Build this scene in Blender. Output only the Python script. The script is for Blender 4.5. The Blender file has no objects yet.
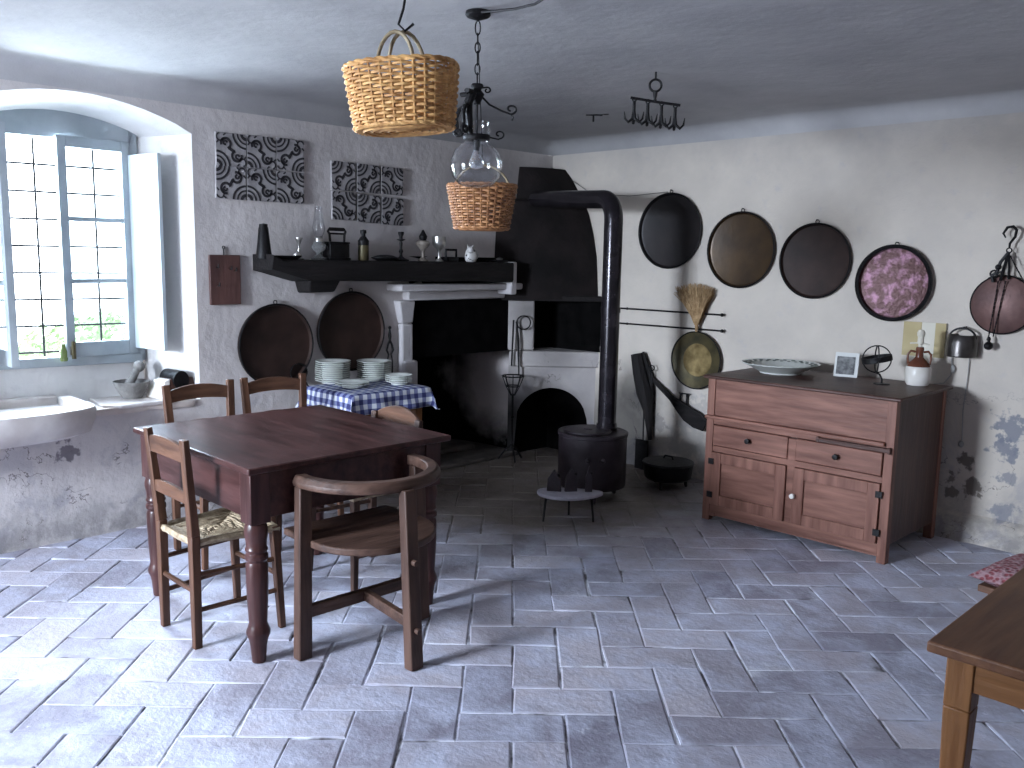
import bpy, bmesh, math, random
from mathutils import Vector, Matrix, noise
from mathutils.geometry import delaunay_2d_cdt
random.seed(7)
R = math.radians; PI = math.pi
C = bpy.context.scene.collection
S = bpy.context.scene
# ------------------------------------------------------------ camera
F = 880.0; CAM = Vector((5.056, -5.586, 1.6)); PITCH = R(8.15); ROLL = R(1.03)
FW = Vector((-math.sin(PI/4)*math.cos(PITCH), math.cos(PI/4)*math.cos(PITCH), -math.sin(PITCH)))
_r0 = Vector((math.sqrt(.5), math.sqrt(.5), 0)); _u0 = _r0.cross(FW)
RT = _r0*math.cos(ROLL) + _u0*math.sin(ROLL); UP = RT.cross(FW)
def W(x, y, ax, v):
    """where the sight line through a photo pixel meets the plane axis=v"""
    d = FW + RT*((x-512)/F) - UP*((y-384)/F)
    return CAM + d*((v-CAM[ax])/d[ax])
cd = bpy.data.cameras.new('camera'); cam = bpy.data.objects.new('camera', cd); C.objects.link(cam)
cd.sensor_width = 36; cd.lens = F/1024*36; cd.clip_start = .05
cam.matrix_world = Matrix(((RT.x, UP.x, -FW.x, CAM.x), (RT.y, UP.y, -FW.y, CAM.y), (RT.z, UP.z, -FW.z, CAM.z), (0, 0, 0, 1)))
S.camera = cam
# ------------------------------------------------------------ sky, daylight at the windows, exposure
wd = bpy.data.worlds.new('sky'); S.world = wd; wd.use_nodes = True
bg = wd.node_tree.nodes['Background']; bg.inputs[0].default_value = (.80, .90, 1, 1); bg.inputs[1].default_value = 7.0
def area(name, loc, rot, sx, sy, power, col, portal=False):
    l = bpy.data.lights.new(name, 'AREA'); l.shape = 'RECTANGLE'; l.size = sx; l.size_y = sy; l.energy = power; l.color = col
    l.cycles.is_portal = portal
    o = bpy.data.objects.new(name, l); C.objects.link(o); o.location = loc; o.rotation_euler = rot
    o['kind'] = 'helper'
    return o
# daylight: sky through the openings (portals), plus bright ground and sky outside the glazed door and windows
area('daylight_portal', (-.62, -3.9, 1.6), (0, R(-90), 0), 1.5, 1.3, 1, (1, 1, 1), True)
area('daylight_portal', (1.5, -7.55, 1.25), (R(90), 0, 0), 1.4, 1.9, 1, (1, 1, 1), True)
area('window_daylight', (1.45, -8.9, 2.05), (R(84), 0, R(-8)), 1.1, 1.0, 400, (.72, .83, 1))
area('window_daylight', (-1.0, -3.95, 1.9), (0, R(-78), 0), 1.2, .9, 120, (.68, .82, 1))
S.view_settings.view_transform = 'Standard'; S.view_settings.look = 'None'; S.view_settings.gamma = 1
S.view_settings.use_curve_mapping = False
S.view_settings.exposure = 0.95
try: S.cycles.max_bounces = 10; S.cycles.diffuse_bounces = 6
except Exception: pass
# ------------------------------------------------------------ helpers
class MB:
    def __init__(s): s.v = []; s.f = []; s.M = Matrix()
    def add(s, vs, fs):
        n = len(s.v); s.v += [tuple(s.M @ Vector(v)) for v in vs]; s.f += [tuple(n+i for i in f) for f in fs]; return s
    def box(s, x0, x1, y0, y1, z0, z1, M=None):
        vs = [(x, y, z) for z in (z0, z1) for y in (y0, y1) for x in (x0, x1)]
        if M: vs = [M @ Vector(v) for v in vs]
        return s.add(vs, [(0, 2, 3, 1), (4, 5, 7, 6), (0, 1, 5, 4), (2, 6, 7, 3), (0, 4, 6, 2), (1, 3, 7, 5)])
    def beam(s, p0, p1, w, h, w1=None, h1=None, upv=(0, 0, 1)):
        p0 = Vector(p0); p1 = Vector(p1); d = (p1-p0).normalized(); u = Vector(upv)
        if abs(d.dot(u)) > .95: u = Vector((0, 1, 0))
        a = d.cross(u).normalized(); b = a.cross(d).normalized(); w1 = w1 or w; h1 = h1 or h
        vs = []
        for p, ww, hh in ((p0, w, h), (p1, w1, h1)):
            for i, j in ((-1, -1), (1, -1), (1, 1), (-1, 1)): vs.append(p+a*(i*ww/2)+b*(j*hh/2))
        return s.add(vs, [(3, 2, 1, 0), (4, 5, 6, 7), (0, 1, 5, 4), (1, 2, 6, 5), (2, 3, 7, 6), (3, 0, 4, 7)])
    def tube(s, pts, r, n=8, closed=False, caps=True):
        pts = [Vector(p) for p in pts]; m = len(pts)
        rs = r if isinstance(r, (list, tuple)) else [r]*m
        nrm = None; rings = []
        for i in range(m):
            if closed: t = (pts[(i+1) % m]-pts[i-1]).normalized()
            else: t = (pts[min(i+1, m-1)]-pts[max(i-1, 0)]).normalized()
            if nrm is None:
                u = Vector((0, 0, 1)) if abs(t.z) < .9 else Vector((1, 0, 0)); nrm = t.cross(u).normalized()
            nrm = (nrm - t*nrm.dot(t))
            nrm = nrm.normalized() if nrm.length > 1e-6 else t.orthogonal().normalized()
            b = t.cross(nrm)
            rings.append([pts[i]+(nrm*math.cos(2*PI*k/n)+b*math.sin(2*PI*k/n))*rs[i] for k in range(n)])
        vs = [p for q in rings for p in q]; fs = []
        for i in range(m if closed else m-1):
            j = (i+1) % m
            for k in range(n): fs.append((i*n+k, i*n+(k+1) % n, j*n+(k+1) % n, j*n+k))
        if caps and not closed: fs += [tuple(range(n-1, -1, -1)), tuple((m-1)*n+k for k in range(n))]
        return s.add(vs, fs)
    def cyl(s, p0, p1, r0, r1=None, n=12): return s.tube([p0, p1], [r0, r1 if r1 is not None else r0], n)
    def lathe(s, prof, n=24, M=None, sx=1, sy=1):
        vs = []; fs = []
        for r, z in prof:
            for k in range(n): vs.append(Vector((max(r, 1e-4)*math.cos(2*PI*k/n)*sx, max(r, 1e-4)*math.sin(2*PI*k/n)*sy, z)))
        if M: vs = [M @ v for v in vs]
        for i in range(len(prof)-1):
            for k in range(n): fs.append((i*n+k, i*n+(k+1) % n, (i+1)*n+(k+1) % n, (i+1)*n+k))
        fs.append(tuple(range(n-1, -1, -1))); fs.append(tuple((len(prof)-1)*n+k for k in range(n)))
        return s.add(vs, fs)
    def prism(s, poly, z0, z1, M=None):
        n = len(poly); vs = [Vector((x, y, z0)) for x, y in poly]+[Vector((x, y, z1)) for x, y in poly]
        if M: vs = [M @ v for v in vs]
        return s.add(vs, [tuple(range(n-1, -1, -1)), tuple(range(n, 2*n))]+[(i, (i+1) % n, n+(i+1) % n, n+i) for i in range(n)])
    def torus(s, c, Rr, r, ax='z', n=24, m=8, a0=0, a1=2*PI):
        c = Vector(c); full = abs(a1-a0-2*PI) < 1e-4; pts = []
        for i in range(n if full else n+1):
            a = a0+(a1-a0)*i/n; x, y = math.cos(a)*Rr, math.sin(a)*Rr
            pts.append(c+{'z': Vector((x, y, 0)), 'y': Vector((x, 0, y)), 'x': Vector((0, x, y))}[ax])
        return s.tube(pts, r, m, closed=full)
    def ball(s, c, r, n=12, sc=(1, 1, 1)):
        M = Matrix.Translation(c) @ Matrix.Diagonal((sc[0], sc[1], sc[2], 1))
        return s.lathe([(r*math.sin(PI*i/8), -r*math.cos(PI*i/8)) for i in range(9)], n, M)
def mesh_obj(name, mb, m, parent=None, loc=(0, 0, 0), bevel=0, smooth=35, label=None):
    me = bpy.data.meshes.new(name); me.from_pydata(mb.v, [], mb.f)
    bm = bmesh.new(); bm.from_mesh(me); bmesh.ops.recalc_face_normals(bm, faces=bm.faces); bm.to_mesh(me); bm.free()
    if smooth:
        for p in me.polygons: p.use_smooth = True
        me.set_sharp_from_angle(angle=R(smooth))
    me.materials.append(m)
    o = bpy.data.objects.new(name, me); C.objects.link(o); o.location = loc
    if parent: o.parent = parent
    if bevel:
        b = o.modifiers.new('bevel', 'BEVEL'); b.width = bevel; b.segments = 2; b.limit_method = 'ANGLE'; b.angle_limit = R(40); b.harden_normals = False
    if label: o['label'] = label
    return o
def thing(name, label, cat, loc=(0, 0, 0), rz=0, group=None, rot=None):
    o = bpy.data.objects.new(name, None); C.objects.link(o); o.location = loc
    o.rotation_euler = rot if rot else (0, 0, rz); o.empty_display_size = .1
    o['label'] = label; o['category'] = cat
    if group: o['group'] = group
    return o
def tag(o, label, cat, group=None):
    o['label'] = label; o['category'] = cat
    if group: o['group'] = group
    return o
def struct(o): o['kind'] = 'structure'; return o
def copy_tree(o, loc=None, rz=None, label=None, group=None, parent=None):
    c = o.copy(); C.objects.link(c)
    if parent: c.parent = parent
    if loc is not None: c.location = loc
    if rz is not None: c.rotation_euler = (0, 0, rz)
    if label: c['label'] = label
    if group: c['group'] = group
    for ch in list(o.children): copy_tree(ch, parent=c)
    return c
# ------------------------------------------------------------ materials
def mat(name, col, rough=.6, metal=0, col2=None, nscale=8, bump=.1, bscale=30, stretch=(1, 1, 1), trans=0, spec=None, coord='Object', detail=4, lo=.35, hi=.65):
    m = bpy.data.materials.new(name); m.use_nodes = True; nt = m.node_tree; b = nt.nodes['Principled BSDF']; L = nt.links
    b.inputs['Roughness'].default_value = rough; b.inputs['Metallic'].default_value = metal
    b.inputs['Base Color'].default_value = (*col, 1)
    if spec is not None: b.inputs['Specular IOR Level'].default_value = spec
    if trans: b.inputs['Transmission Weight'].default_value = trans
    tc = nt.nodes.new('ShaderNodeTexCoord'); mp = nt.nodes.new('ShaderNodeMapping'); mp.inputs['Scale'].default_value = stretch
    L.new(tc.outputs[coord], mp.inputs[0])
    if col2:
        n = nt.nodes.new('ShaderNodeTexNoise'); n.inputs['Scale'].default_value = nscale; n.inputs['Detail'].default_value = detail
        L.new(mp.outputs[0], n.inputs['Vector'])
        r = nt.nodes.new('ShaderNodeValToRGB'); r.color_ramp.elements[0].position = lo; r.color_ramp.elements[1].position = hi
        r.color_ramp.elements[0].color = (*col, 1); r.color_ramp.elements[1].color = (*col2, 1)
        L.new(n.outputs[0], r.inputs[0]); L.new(r.outputs[0], b.inputs['Base Color'])
    if bump:
        n2 = nt.nodes.new('ShaderNodeTexNoise'); n2.inputs['Scale'].default_value = bscale; n2.inputs['Detail'].default_value = 5
        L.new(mp.outputs[0], n2.inputs['Vector'])
        bp = nt.nodes.new('ShaderNodeBump'); bp.inputs['Strength'].default_value = bump; bp.inputs['Distance'].default_value = .01
        L.new(n2.outputs[0], bp.inputs['Height']); L.new(bp.outputs[0], b.inputs['Normal'])
    return m
def wood(name, c1, c2, axis='z', rough=.5, bump=.25, sc=1):
    st = {'x': (.12, 1, 1), 'y': (1, .12, 1), 'z': (1, 1, .12)}[axis]
    return mat(name, c1, rough, 0, c2, 26*sc, bump, 70*sc, tuple(st), spec=.32, detail=6, lo=.3, hi=.7)
def shades(name, c1, c2, **k): return {a: wood(name+'_'+a, c1, c2, a, **k) for a in 'xyz'}
TABLE = shades('table_wood', (.028, .010, .009), (.080, .034, .031), rough=.30, bump=.12)
CHAIR = shades('chair_wood', (.050, .022, .013), (.14, .066, .038), rough=.5)
CHAIRD = shades('dark_chair_wood', (.036, .018, .013), (.11, .060, .043), rough=.5)
CAB = shades('cabinet_wood', (.115, .044, .030), (.255, .118, .085), rough=.5, bump=.2)
CABD = shades('cabinet_dark_wood', (.036, .015, .011), (.09, .040, .030), rough=.45)
OAK = shades('honey_wood', (.15, .062, .022), (.26, .12, .045), rough=.42)
BLACKWOOD = shades('sooty_wood', (.004, .003, .003), (.012, .009, .009), rough=.8, bump=.6)
IRON = mat('black_iron', (.004, .0035, .004), .5, .1, (.010, .009, .010), 20, .3, 60, spec=.25)
STOVE = mat('stove_iron', (.022, .015, .019), .5, .2, (.042, .032, .040), 10, .2, 60)
PIPE = mat('pipe_iron', (.012, .010, .013), .22, .5, (.03, .025, .03), 9, .05, 30)
COPPER = mat('old_copper', (.016, .0085, .007), .55, .1, (.034, .018, .014), 6, .1, 40, spec=.25)
COPPER2 = mat('bronzed_copper', (.026, .014, .006), .36, .4, (.062, .034, .013), 5, .1, 30)
COPPER3 = mat('pink_copper', (.085, .035, .035), .45, .4, (.30, .15, .21), 16, .5, 50, lo=.48, hi=.66)
COPPER4 = mat('red_copper', (.06, .026, .023), .45, .4, (.12, .058, .05), 6, .15, 40)
BRASS = mat('old_brass', (.14, .095, .035), .45, .6, (.34, .25, .11), 14, .2, 30)
BRASSG = mat('green_brass', (.055, .048, .028), .45, .5, (.13, .105, .05), 9, .2, 30)
SILVER = mat('dull_silver', (.28, .27, .26), .3, .9, (.6, .58, .55), 20, .1, 40)
CHINA = mat('white_china', (.60, .62, .58), .2, 0, (.68, .70, .66), 10, 0)
CERAM = mat('cream_ceramic', (.66, .62, .56), .35, 0, (.74, .70, .66), 8, .05)
TERRA = mat('brown_glaze', (.10, .032, .018), .25, 0, (.18, .065, .035), 8, .05)
WICK = mat('pale_wicker', (.42, .20, .065), .6, 0, (.72, .42, .16), 30, .2, 80)
WICK2 = mat('brown_wicker', (.20, .08, .03), .55, 0, (.42, .20, .08), 30, .2, 80)
HANDLEW = mat('grey_willow', (.20, .15, .09), .6, 0, (.34, .27, .17), 20, .3, 60)
RUSH = mat('woven_rush', (.26, .19, .12), .75, 0, (.50, .40, .27), 40, .4, 120)
STRAW = mat('broom_straw', (.24, .14, .06), .8, 0, (.44, .29, .15), 30, .2, 80)
PAINTW = mat('blue_grey_paint', (.30, .34, .37), .5, 0, (.38, .42, .45), 6, .15, 40)
PAINTL = mat('pale_blue_paint', (.62, .72, .76), .5, 0, (.72, .80, .83), 6, .1, 40)
MARBLE = mat('worn_marble', (.50, .45, .43), .5, 0, (.64, .60, .58), 7, .2, 20)
MORT = mat('grey_stone', (.11, .105, .10), .8, 0, (.22, .21, .20), 18, .4, 60)
SLABM = mat('pale_slab', (.36, .34, .40), .5, 0, (.46, .44, .50), 12, .15, 40)
BLACK = mat('soot_black', (.002, .002, .002), .98, 0, (.005, .0045, .0045), 8, .3, 30, spec=.05)
PAPER = mat('photo_paper', (.55, .55, .53), .5, 0, None, bump=0)
INK = mat('dark_print', (.05, .05, .055), .6, 0, (.2, .2, .2), 30, 0)
CARD = mat('ochre_card', (.40, .32, .16), .7, 0, (.48, .39, .21), 5, .05)
CARDL = mat('pale_card', (.60, .56, .47), .7, 0, (.66, .62, .53), 5, .05)
CABLE = mat('black_cable', (.015, .014, .016), .5, 0, None, bump=0)
CABLEW = mat('grey_cable', (.35, .34, .33), .5, 0, None, bump=0)
KEYW = mat('key_board_wood', (.055, .024, .022), .5, 0, (.11, .05, .042), 12, .2, 40, (1, 1, .2))
REDC = None
def glass(name, col=(1, 1, 1), rough=0.0):
    m = bpy.data.materials.new(name); m.use_nodes = True; nt = m.node_tree; nt.nodes.clear()
    o = nt.nodes.new('ShaderNodeOutputMaterial'); t = nt.nodes.new('ShaderNodeBsdfTransparent'); g = nt.nodes.new('ShaderNodeBsdfGlossy')
    g.inputs['Roughness'].default_value = .03; t.inputs[0].default_value = (*col, 1)
    lw = nt.nodes.new('ShaderNodeLayerWeight'); lw.inputs[0].default_value = .5; pw = nt.nodes.new('ShaderNodeMath'); pw.operation = 'POWER'; pw.inputs[1].default_value = 2.2; nt.links.new(lw.outputs['Facing'], pw.inputs[0]); fr = nt.nodes.new('ShaderNodeMapRange'); fr.inputs[3].default_value = .07; fr.inputs[4].default_value = .95; nt.links.new(pw.outputs[0], fr.inputs[0]); mx = nt.nodes.new('ShaderNodeMixShader')
    nt.links.new(fr.outputs[0], mx.inputs[0]); nt.links.new(t.outputs[0], mx.inputs[1]); nt.links.new(g.outputs[0], mx.inputs[2]); nt.links.new(mx.outputs[0], o.inputs[0])
    return m
PANE = glass('window_glass', (.95, .98, 1)); GLOBE = glass('globe_glass', (.93, .94, .96)); GREENG = glass('green_glass', (.3, .42, .2))
class NT:
    """small node-graph helper for plaster and floor"""
    def __init__(s, name, rough):
        s.m = bpy.data.materials.new(name); s.m.use_nodes = True; s.nt = s.m.node_tree; s.b = s.nt.nodes['Principled BSDF']; s.b.inputs['Roughness'].default_value = rough
        s.pos = s.nt.nodes.new('ShaderNodeNewGeometry').outputs['Position']
        s.sp = s.nt.nodes.new('ShaderNodeSeparateXYZ'); s.L(s.pos, s.sp.inputs[0])
    def L(s, a, b): s.nt.links.new(a, b)
    def noise(s, sc, detail=5, rough=.6, dist=0):
        n = s.nt.nodes.new('ShaderNodeTexNoise'); n.inputs['Scale'].default_value = sc; n.inputs['Detail'].default_value = detail
        n.inputs['Roughness'].default_value = rough; n.inputs['Distortion'].default_value = dist; s.L(s.pos, n.inputs['Vector']); return n.outputs[0]
    def ramp(s, v, a, b, ca=0, cb=1):
        n = s.nt.nodes.new('ShaderNodeMapRange'); n.inputs[1].default_value = a; n.inputs[2].default_value = b; n.inputs[3].default_value = ca; n.inputs[4].default_value = cb
        n.clamp = True; s.L(v, n.inputs[0]); return n.outputs[0]
    def math(s, op, a, b=None):
        n = s.nt.nodes.new('ShaderNodeMath'); n.operation = op
        for i, q in enumerate((a, b)):
            if q is None: continue
            if isinstance(q, (int, float)): n.inputs[i].default_value = q
            else: s.L(q, n.inputs[i])
        return n.outputs[0]
    def mix(s, f, a, b):
        n = s.nt.nodes.new('ShaderNodeMix'); n.data_type = 'RGBA'
        if isinstance(f, (int, float)): n.inputs[0].default_value = f
        else: s.L(f, n.inputs[0])
        for i, q in ((6, a), (7, b)):
            if isinstance(q, tuple): n.inputs[i].default_value = (*q, 1)
            else: s.L(q, n.inputs[i])
        return n.outputs[2]
    def blob(s, c, r, edge=.35, sc=9, amp=1.0):
        """1 inside a ragged blob round the world point c"""
        d = s.nt.nodes.new('ShaderNodeVectorMath'); d.operation = 'DISTANCE'; s.L(s.pos, d.inputs[0]); d.inputs[1].default_value = c
        q = s.math('ADD', s.math('DIVIDE', d.outputs['Value'], r), s.math('MULTIPLY', s.math('SUBTRACT', s.noise(sc, 4, .6), .5), amp*2))
        return s.ramp(q, 1+edge/2, 1-edge/2)
    def bump(s, h, strength=.3, dist=.02):
        n = s.nt.nodes.new('ShaderNodeBump'); n.inputs['Strength'].default_value = strength; n.inputs['Distance'].default_value = dist
        s.L(h, n.inputs['Height']); s.L(n.outputs[0], s.b.inputs['Normal'])
    def col(s, c): s.L(c, s.b.inputs['Base Color'])
YR = -.1
def plaster(name, base=(.66, .60, .555), base2=(.54, .49, .46), soot_shade=[], spots=[], damp=True, rough_=.45, grime=False):
    g = NT(name, .85)
    c = g.mix(g.ramp(g.noise(1.6, 6, .62), .35, .68), base, base2)
    c = g.mix(g.ramp(g.noise(9, 5, .7), .58, .72, 0, .35), c, (.42, .40, .43))
    if damp:
        z = g.sp.outputs['Z']
        lowm = g.ramp(z, 1.0, .12)
        pe = g.math('MULTIPLY', g.ramp(g.noise(3.2, 6, .65, .6), .53, .60), lowm)
        c = g.mix(g.math('MULTIPLY', pe, .55), c, (.30, .29, .33))
        lm2 = g.ramp(z, .38, .02)
        c = g.mix(g.math('MULTIPLY', g.ramp(g.noise(5, 6, .7), .40, .60), g.math('MULTIPLY', lm2, .8)), c, (.20, .19, .19))
    if damp:
        ck = g.ramp(g.math('ABSOLUTE', g.math('SUBTRACT', g.noise(1.9, 6, .62, .3), .5)), .005, .0015)
        ck = g.math('MULTIPLY', ck, g.math('MULTIPLY', g.ramp(g.sp.outputs['Z'], .95, .7), g.ramp(g.noise(3.3, 3), .48, .55)))
        c = g.mix(g.math('MULTIPLY', ck, .75), c, (.10, .08, .08))
    if grime: c = g.mix(g.math('MULTIPLY', g.ramp(g.math('ADD', g.sp.outputs['Z'], g.math('MULTIPLY', g.math('SUBTRACT', g.noise(1.4, 5, .65), .5), .7)), 2.22, 2.5), .45), c, (.22, .21, .22))
    for p, r, col_, k in spots:
        c = g.mix(g.math('MULTIPLY', g.blob(p, r, .4, 17, 2.2), k), c, col_)
    for p, r, k in soot_shade:
        c = g.mix(g.math('MULTIPLY', g.blob(p, r, .9, 2.5, .5), k), c, (.012, .011, .012))
    g.col(c)
    g.bump(g.math('ADD', g.math('MULTIPLY', g.noise(2.2, 3), 1.5), g.math('MULTIPLY', g.noise(22, 6, .6), .35)), rough_, .03)
    return g.m
def P3(x, y): p = W(x, y, 1, YR); return (p.x, p.y, p.z)
dk = (.19, .20, .24); br = (.13, .105, .09)
PL_R = plaster('plaster_right', base=(.61, .545, .475), base2=(.50, .45, .40), grime=True, spots=[(P3(1014, 430), .08, dk, .85), (P3(1004, 450), .055, dk, .85), (P3(1003, 512), .06, dk, .7), (P3(1008, 478), .045, dk, .7), (P3(966, 463), .05, br, .9), (P3(972, 487), .06, br, .9), (P3(951, 478), .03, br, .8), (P3(953, 492), .035, br, .8),
    (P3(700, 415), .10, (.36, .33, .31), .6), (P3(690, 440), .16, (.34, .32, .30), .5), (P3(658, 425), .06, (.22, .2, .2), .6), (P3(640, 395), .05, (.25, .22, .22), .6)],
    soot_shade=[((.8, YR, .25), .34, .75), ((.95, YR, .6), .22, .6)])
PL_L = plaster('plaster_left', base=(.60, .555, .54), base2=(.49, .455, .45), soot_shade=[((0, -.85, 2.2), .35, .35), ((0, -1.7, .35), .45, .5)], spots=[((0, -3.96, .5), .05, (.16, .14, .16), .9)])
PL_P = plaster('plaster_plain')
PL_N = plaster('plaster_niche', base=(.70, .68, .67), base2=(.61, .59, .59), damp=False)
PL_C = plaster('plaster_ceiling', base=(.46, .45, .455), base2=(.37, .36, .37), damp=False, rough_=.25, soot_shade=[((.5, -.6, 2.55), 1.1, .35), ((.2, -2.2, 2.55), .8, .3)])  # corner patch paints missing light into the colour, the other is smoke stain
PL_O = plaster('plaster_oven', base=(.50, .46, .44), base2=(.36, .33, .33), damp=True, soot_shade=[((.12, -.62, .15), .42, .95), ((.20, -.55, 1.2), .16, .6), ((.3, -.35, .9), .2, .4)])
PL_F = plaster('plaster_surround', base=(.52, .49, .49), base2=(.40, .38, .39), damp=False)
def firemat():
    g = NT('firebox_soot', .9)
    g.b.inputs['Specular IOR Level'].default_value = .05
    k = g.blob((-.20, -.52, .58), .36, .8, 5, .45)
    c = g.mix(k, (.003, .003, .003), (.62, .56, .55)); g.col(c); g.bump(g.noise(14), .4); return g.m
FIRE = firemat()
# ------------------------------------------------------------ floor
FLX0, FLX1, FLY0, FLY1 = -.75, 6.6, -7.2, .0
def floor_mat():
    g = NT('lime_washed_terracotta', .62)
    at = g.nt.nodes.new('ShaderNodeAttribute'); at.attribute_name = 'tone'; t = at.outputs['Fac']
    c = g.mix(t, (.25, .24, .30), (.50, .47, .53))
    wash = g.ramp(g.noise(3.5, 7, .68, .4), .42, .64)
    c = g.mix(g.math('MULTIPLY', wash, .75), c, (.55, .58, .72))
    c = g.mix(g.ramp(g.noise(11, 6, .7, .5), .54, .72, 0, .5), c, (.22, .21, .27))
    c = g.mix(g.ramp(g.noise(24, 5, .75, 1.2), .60, .70, 0, .6), c, (.64, .64, .70))
    z = g.sp.outputs['Z']   # lime and dirt caught in the joints
    jt = g.mix(g.ramp(g.noise(4.5, 4, .6), .40, .52), (.10, .09, .10), (.62, .63, .70))
    edge = g.ramp(g.math('ADD', z, g.math('MULTIPLY', g.math('SUBTRACT', g.noise(13, 4), .5), .006)), -.0022, -.0042)
    c = g.mix(edge, c, jt)
    # trodden dirt and ash on the bricks by the hearth corner
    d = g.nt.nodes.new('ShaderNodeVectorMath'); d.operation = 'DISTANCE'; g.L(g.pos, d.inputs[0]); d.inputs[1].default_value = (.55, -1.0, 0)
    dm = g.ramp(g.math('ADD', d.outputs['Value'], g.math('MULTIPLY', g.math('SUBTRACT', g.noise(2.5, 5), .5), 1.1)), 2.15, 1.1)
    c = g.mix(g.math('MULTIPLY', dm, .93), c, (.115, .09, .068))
    g.col(c)
    g.bump(g.math('ADD', g.noise(7, 6, .65), g.math('MULTIPLY', g.noise(45, 4), .3)), .5, .018)
    g.L(g.ramp(g.noise(6, 4), .35, .7, .42, .75), g.b.inputs['Roughness'])
    return g.m
FLM = floor_mat()
def build_floor():
    v = []; f = []; tone = []
    w = .186; gap = .0024; cx, cy = 3.0, -3.5; ca, sa = math.cos(PI/4), math.sin(PI/4)
    def brick(i0, j0, i1, j1):
        x0, y0, x1, y1 = i0*w+gap, j0*w+gap, i1*w-gap, j1*w-gap
        mx, my = (x0+x1)/2, (y0+y1)/2; X = cx+mx*ca-my*sa; Y = cy+mx*sa+my*ca
        if not (FLX0-.1 < X < FLX1 and FLY0 < Y < FLY1+.1): return
        tl = (random.uniform(-.011, .011), random.uniform(-.011, .011)); h0 = random.uniform(-.0012, .0012)
        ja = [random.uniform(-.006, .006) for _ in range(8)]
        cs = [(x0+ja[0], y0+ja[1]), (x1+ja[2], y0+ja[3]), (x1+ja[4], y1+ja[5]), (x0+ja[6], y1+ja[7])]
        n = len(v); ins = .006
        for k, (zz, q) in enumerate(((-.010, 0), (-.0025, 0), (0, ins))):
            for a, b in cs:
                a2 = a+(q if a < mx else -q); b2 = b+(q if b < my else -q)
                z = zz+(h0+(a2-mx)*tl[0]+(b2-my)*tl[1] if k else 0)
                v.append((cx+a2*ca-b2*sa, cy+a2*sa+b2*ca, z))
        f.append((n+8, n+9, n+10, n+11)); 
        for k in (0, 4):
            for e in range(4): f.append((n+k+e, n+k+(e+1) % 4, n+k+4+(e+1) % 4, n+k+4+e))
        tone.extend([random.random()]*12)
    for i in range(-34, 35):
        for j in range(-34, 35):
            q = (i-j) % 4
            if q == 0: brick(i, j, i+2, j+1)
            elif q == 2: brick(i, j-1, i+1, j+1)
    n = len(v)
    v.extend([(FLX0, FLY0, -.0055), (FLX1, FLY0, -.0055), (FLX1, FLY1, -.0055), (FLX0, FLY1, -.0055)]); f.append((n, n+1, n+2, n+3)); tone.extend([.9]*4)
    me = bpy.data.meshes.new('floor'); me.from_pydata(v, [], f); a = me.attributes.new('tone', 'FLOAT', 'POINT')
    a.data.foreach_set('value', tone); me.materials.append(FLM)
    o = bpy.data.objects.new('floor', me); C.objects.link(o); return struct(o)
build_floor()
# ------------------------------------------------------------ walls
H = 2.55; COVE = .11
def arch(y0, y1, z0, zs, zt, n=14):
    """outline (y,z): sill z0, springing zs, crown zt"""
    pts = [(y0, z0), (y1, z0), (y1, zs)]
    for i in range(1, n): 
        a = i/n; y = y1+(y0-y1)*a; pts.append((y, zs+(zt-zs)*math.sin(PI*a)**.8))
    pts.append((y0, zs)); return pts
def pip(p, poly):
    x, y = p; ins = False; n = len(poly)
    for i in range(n):
        x0, y0 = poly[i]; x1, y1 = poly[i-1]
        if (y0 > y) != (y1 > y) and x < (x1-x0)*(y-y0)/(y1-y0)+x0: ins = not ins
    return ins
def segd(p, poly):
    b = 9
    for i in range(len(poly)):
        a = Vector(poly[i-1]); c = Vector(poly[i]); d = c-a; q = Vector(p)-a; t = max(0, min(1, q.dot(d)/max(d.length_squared, 1e-9))); b = min(b, (q-d*t).length)
    return b
def wall(name, a0, a1, z1, holes, place, m, amp=.010, step=.11, normal=1):
    ob = [(a0, 0), (a1, 0), (a1, z1), (a0, z1)]
    # z from -.02 so that the wall meets the bricks
    pts = []; edges = []
    def loop(poly):
        n0 = len(pts); k = len(poly)
        dense = []
        for i in range(k):
            a = Vector(poly[i]); b = Vector(poly[(i+1) % k]); n = max(1, int((b-a).length/step))
            for j in range(n): dense.append(a+(b-a)*(j/n))
        for p in dense: pts.append(p)
        for i in range(len(dense)): edges.append((n0+i, n0+(i+1) % len(dense)))
    ob = [(a0, -.02), (a1, -.02), (a1, z1), (a0, z1)]
    loop(ob)
    for h in holes: loop(h)
    na = int((a1-a0)/step); nz = int(z1/step)
    for i in range(1, na):
        for j in range(1, nz):
            p = (a0+(a1-a0)*i/na, z1*j/nz)
            if all(not pip(p, h) and segd(p, h) > .04 for h in holes): pts.append(Vector(p))
    vo, eo, fo, _, _, _ = delaunay_2d_cdt(pts, edges, [], 0, 1e-5)
    fs = [f for f in fo if not any(pip(((vo[f[0]].x+vo[f[1]].x+vo[f[2]].x)/3, (vo[f[0]].y+vo[f[1]].y+vo[f[2]].y)/3), h) for h in holes)]
    vs = []
    for p in vo:
        w_ = 1.0
        for h in holes: w_ = min(w_, segd((p.x, p.y), h)/.15)
        w_ = min(w_, (z1-.03-p.y)/.2, 1)
        d = noise.noise(Vector((p.x*1.3+3, p.y*1.3, 5)))*amp*1.6+noise.noise(Vector((p.x*4, p.y*4, 2)))*amp*.4
        vs.append(place(p.x, p.y, -abs(d)*max(0, w_)))
    mb = MB(); mb.add(vs, fs)
    return struct(mesh_obj(name, mb, m, smooth=50))
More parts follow.
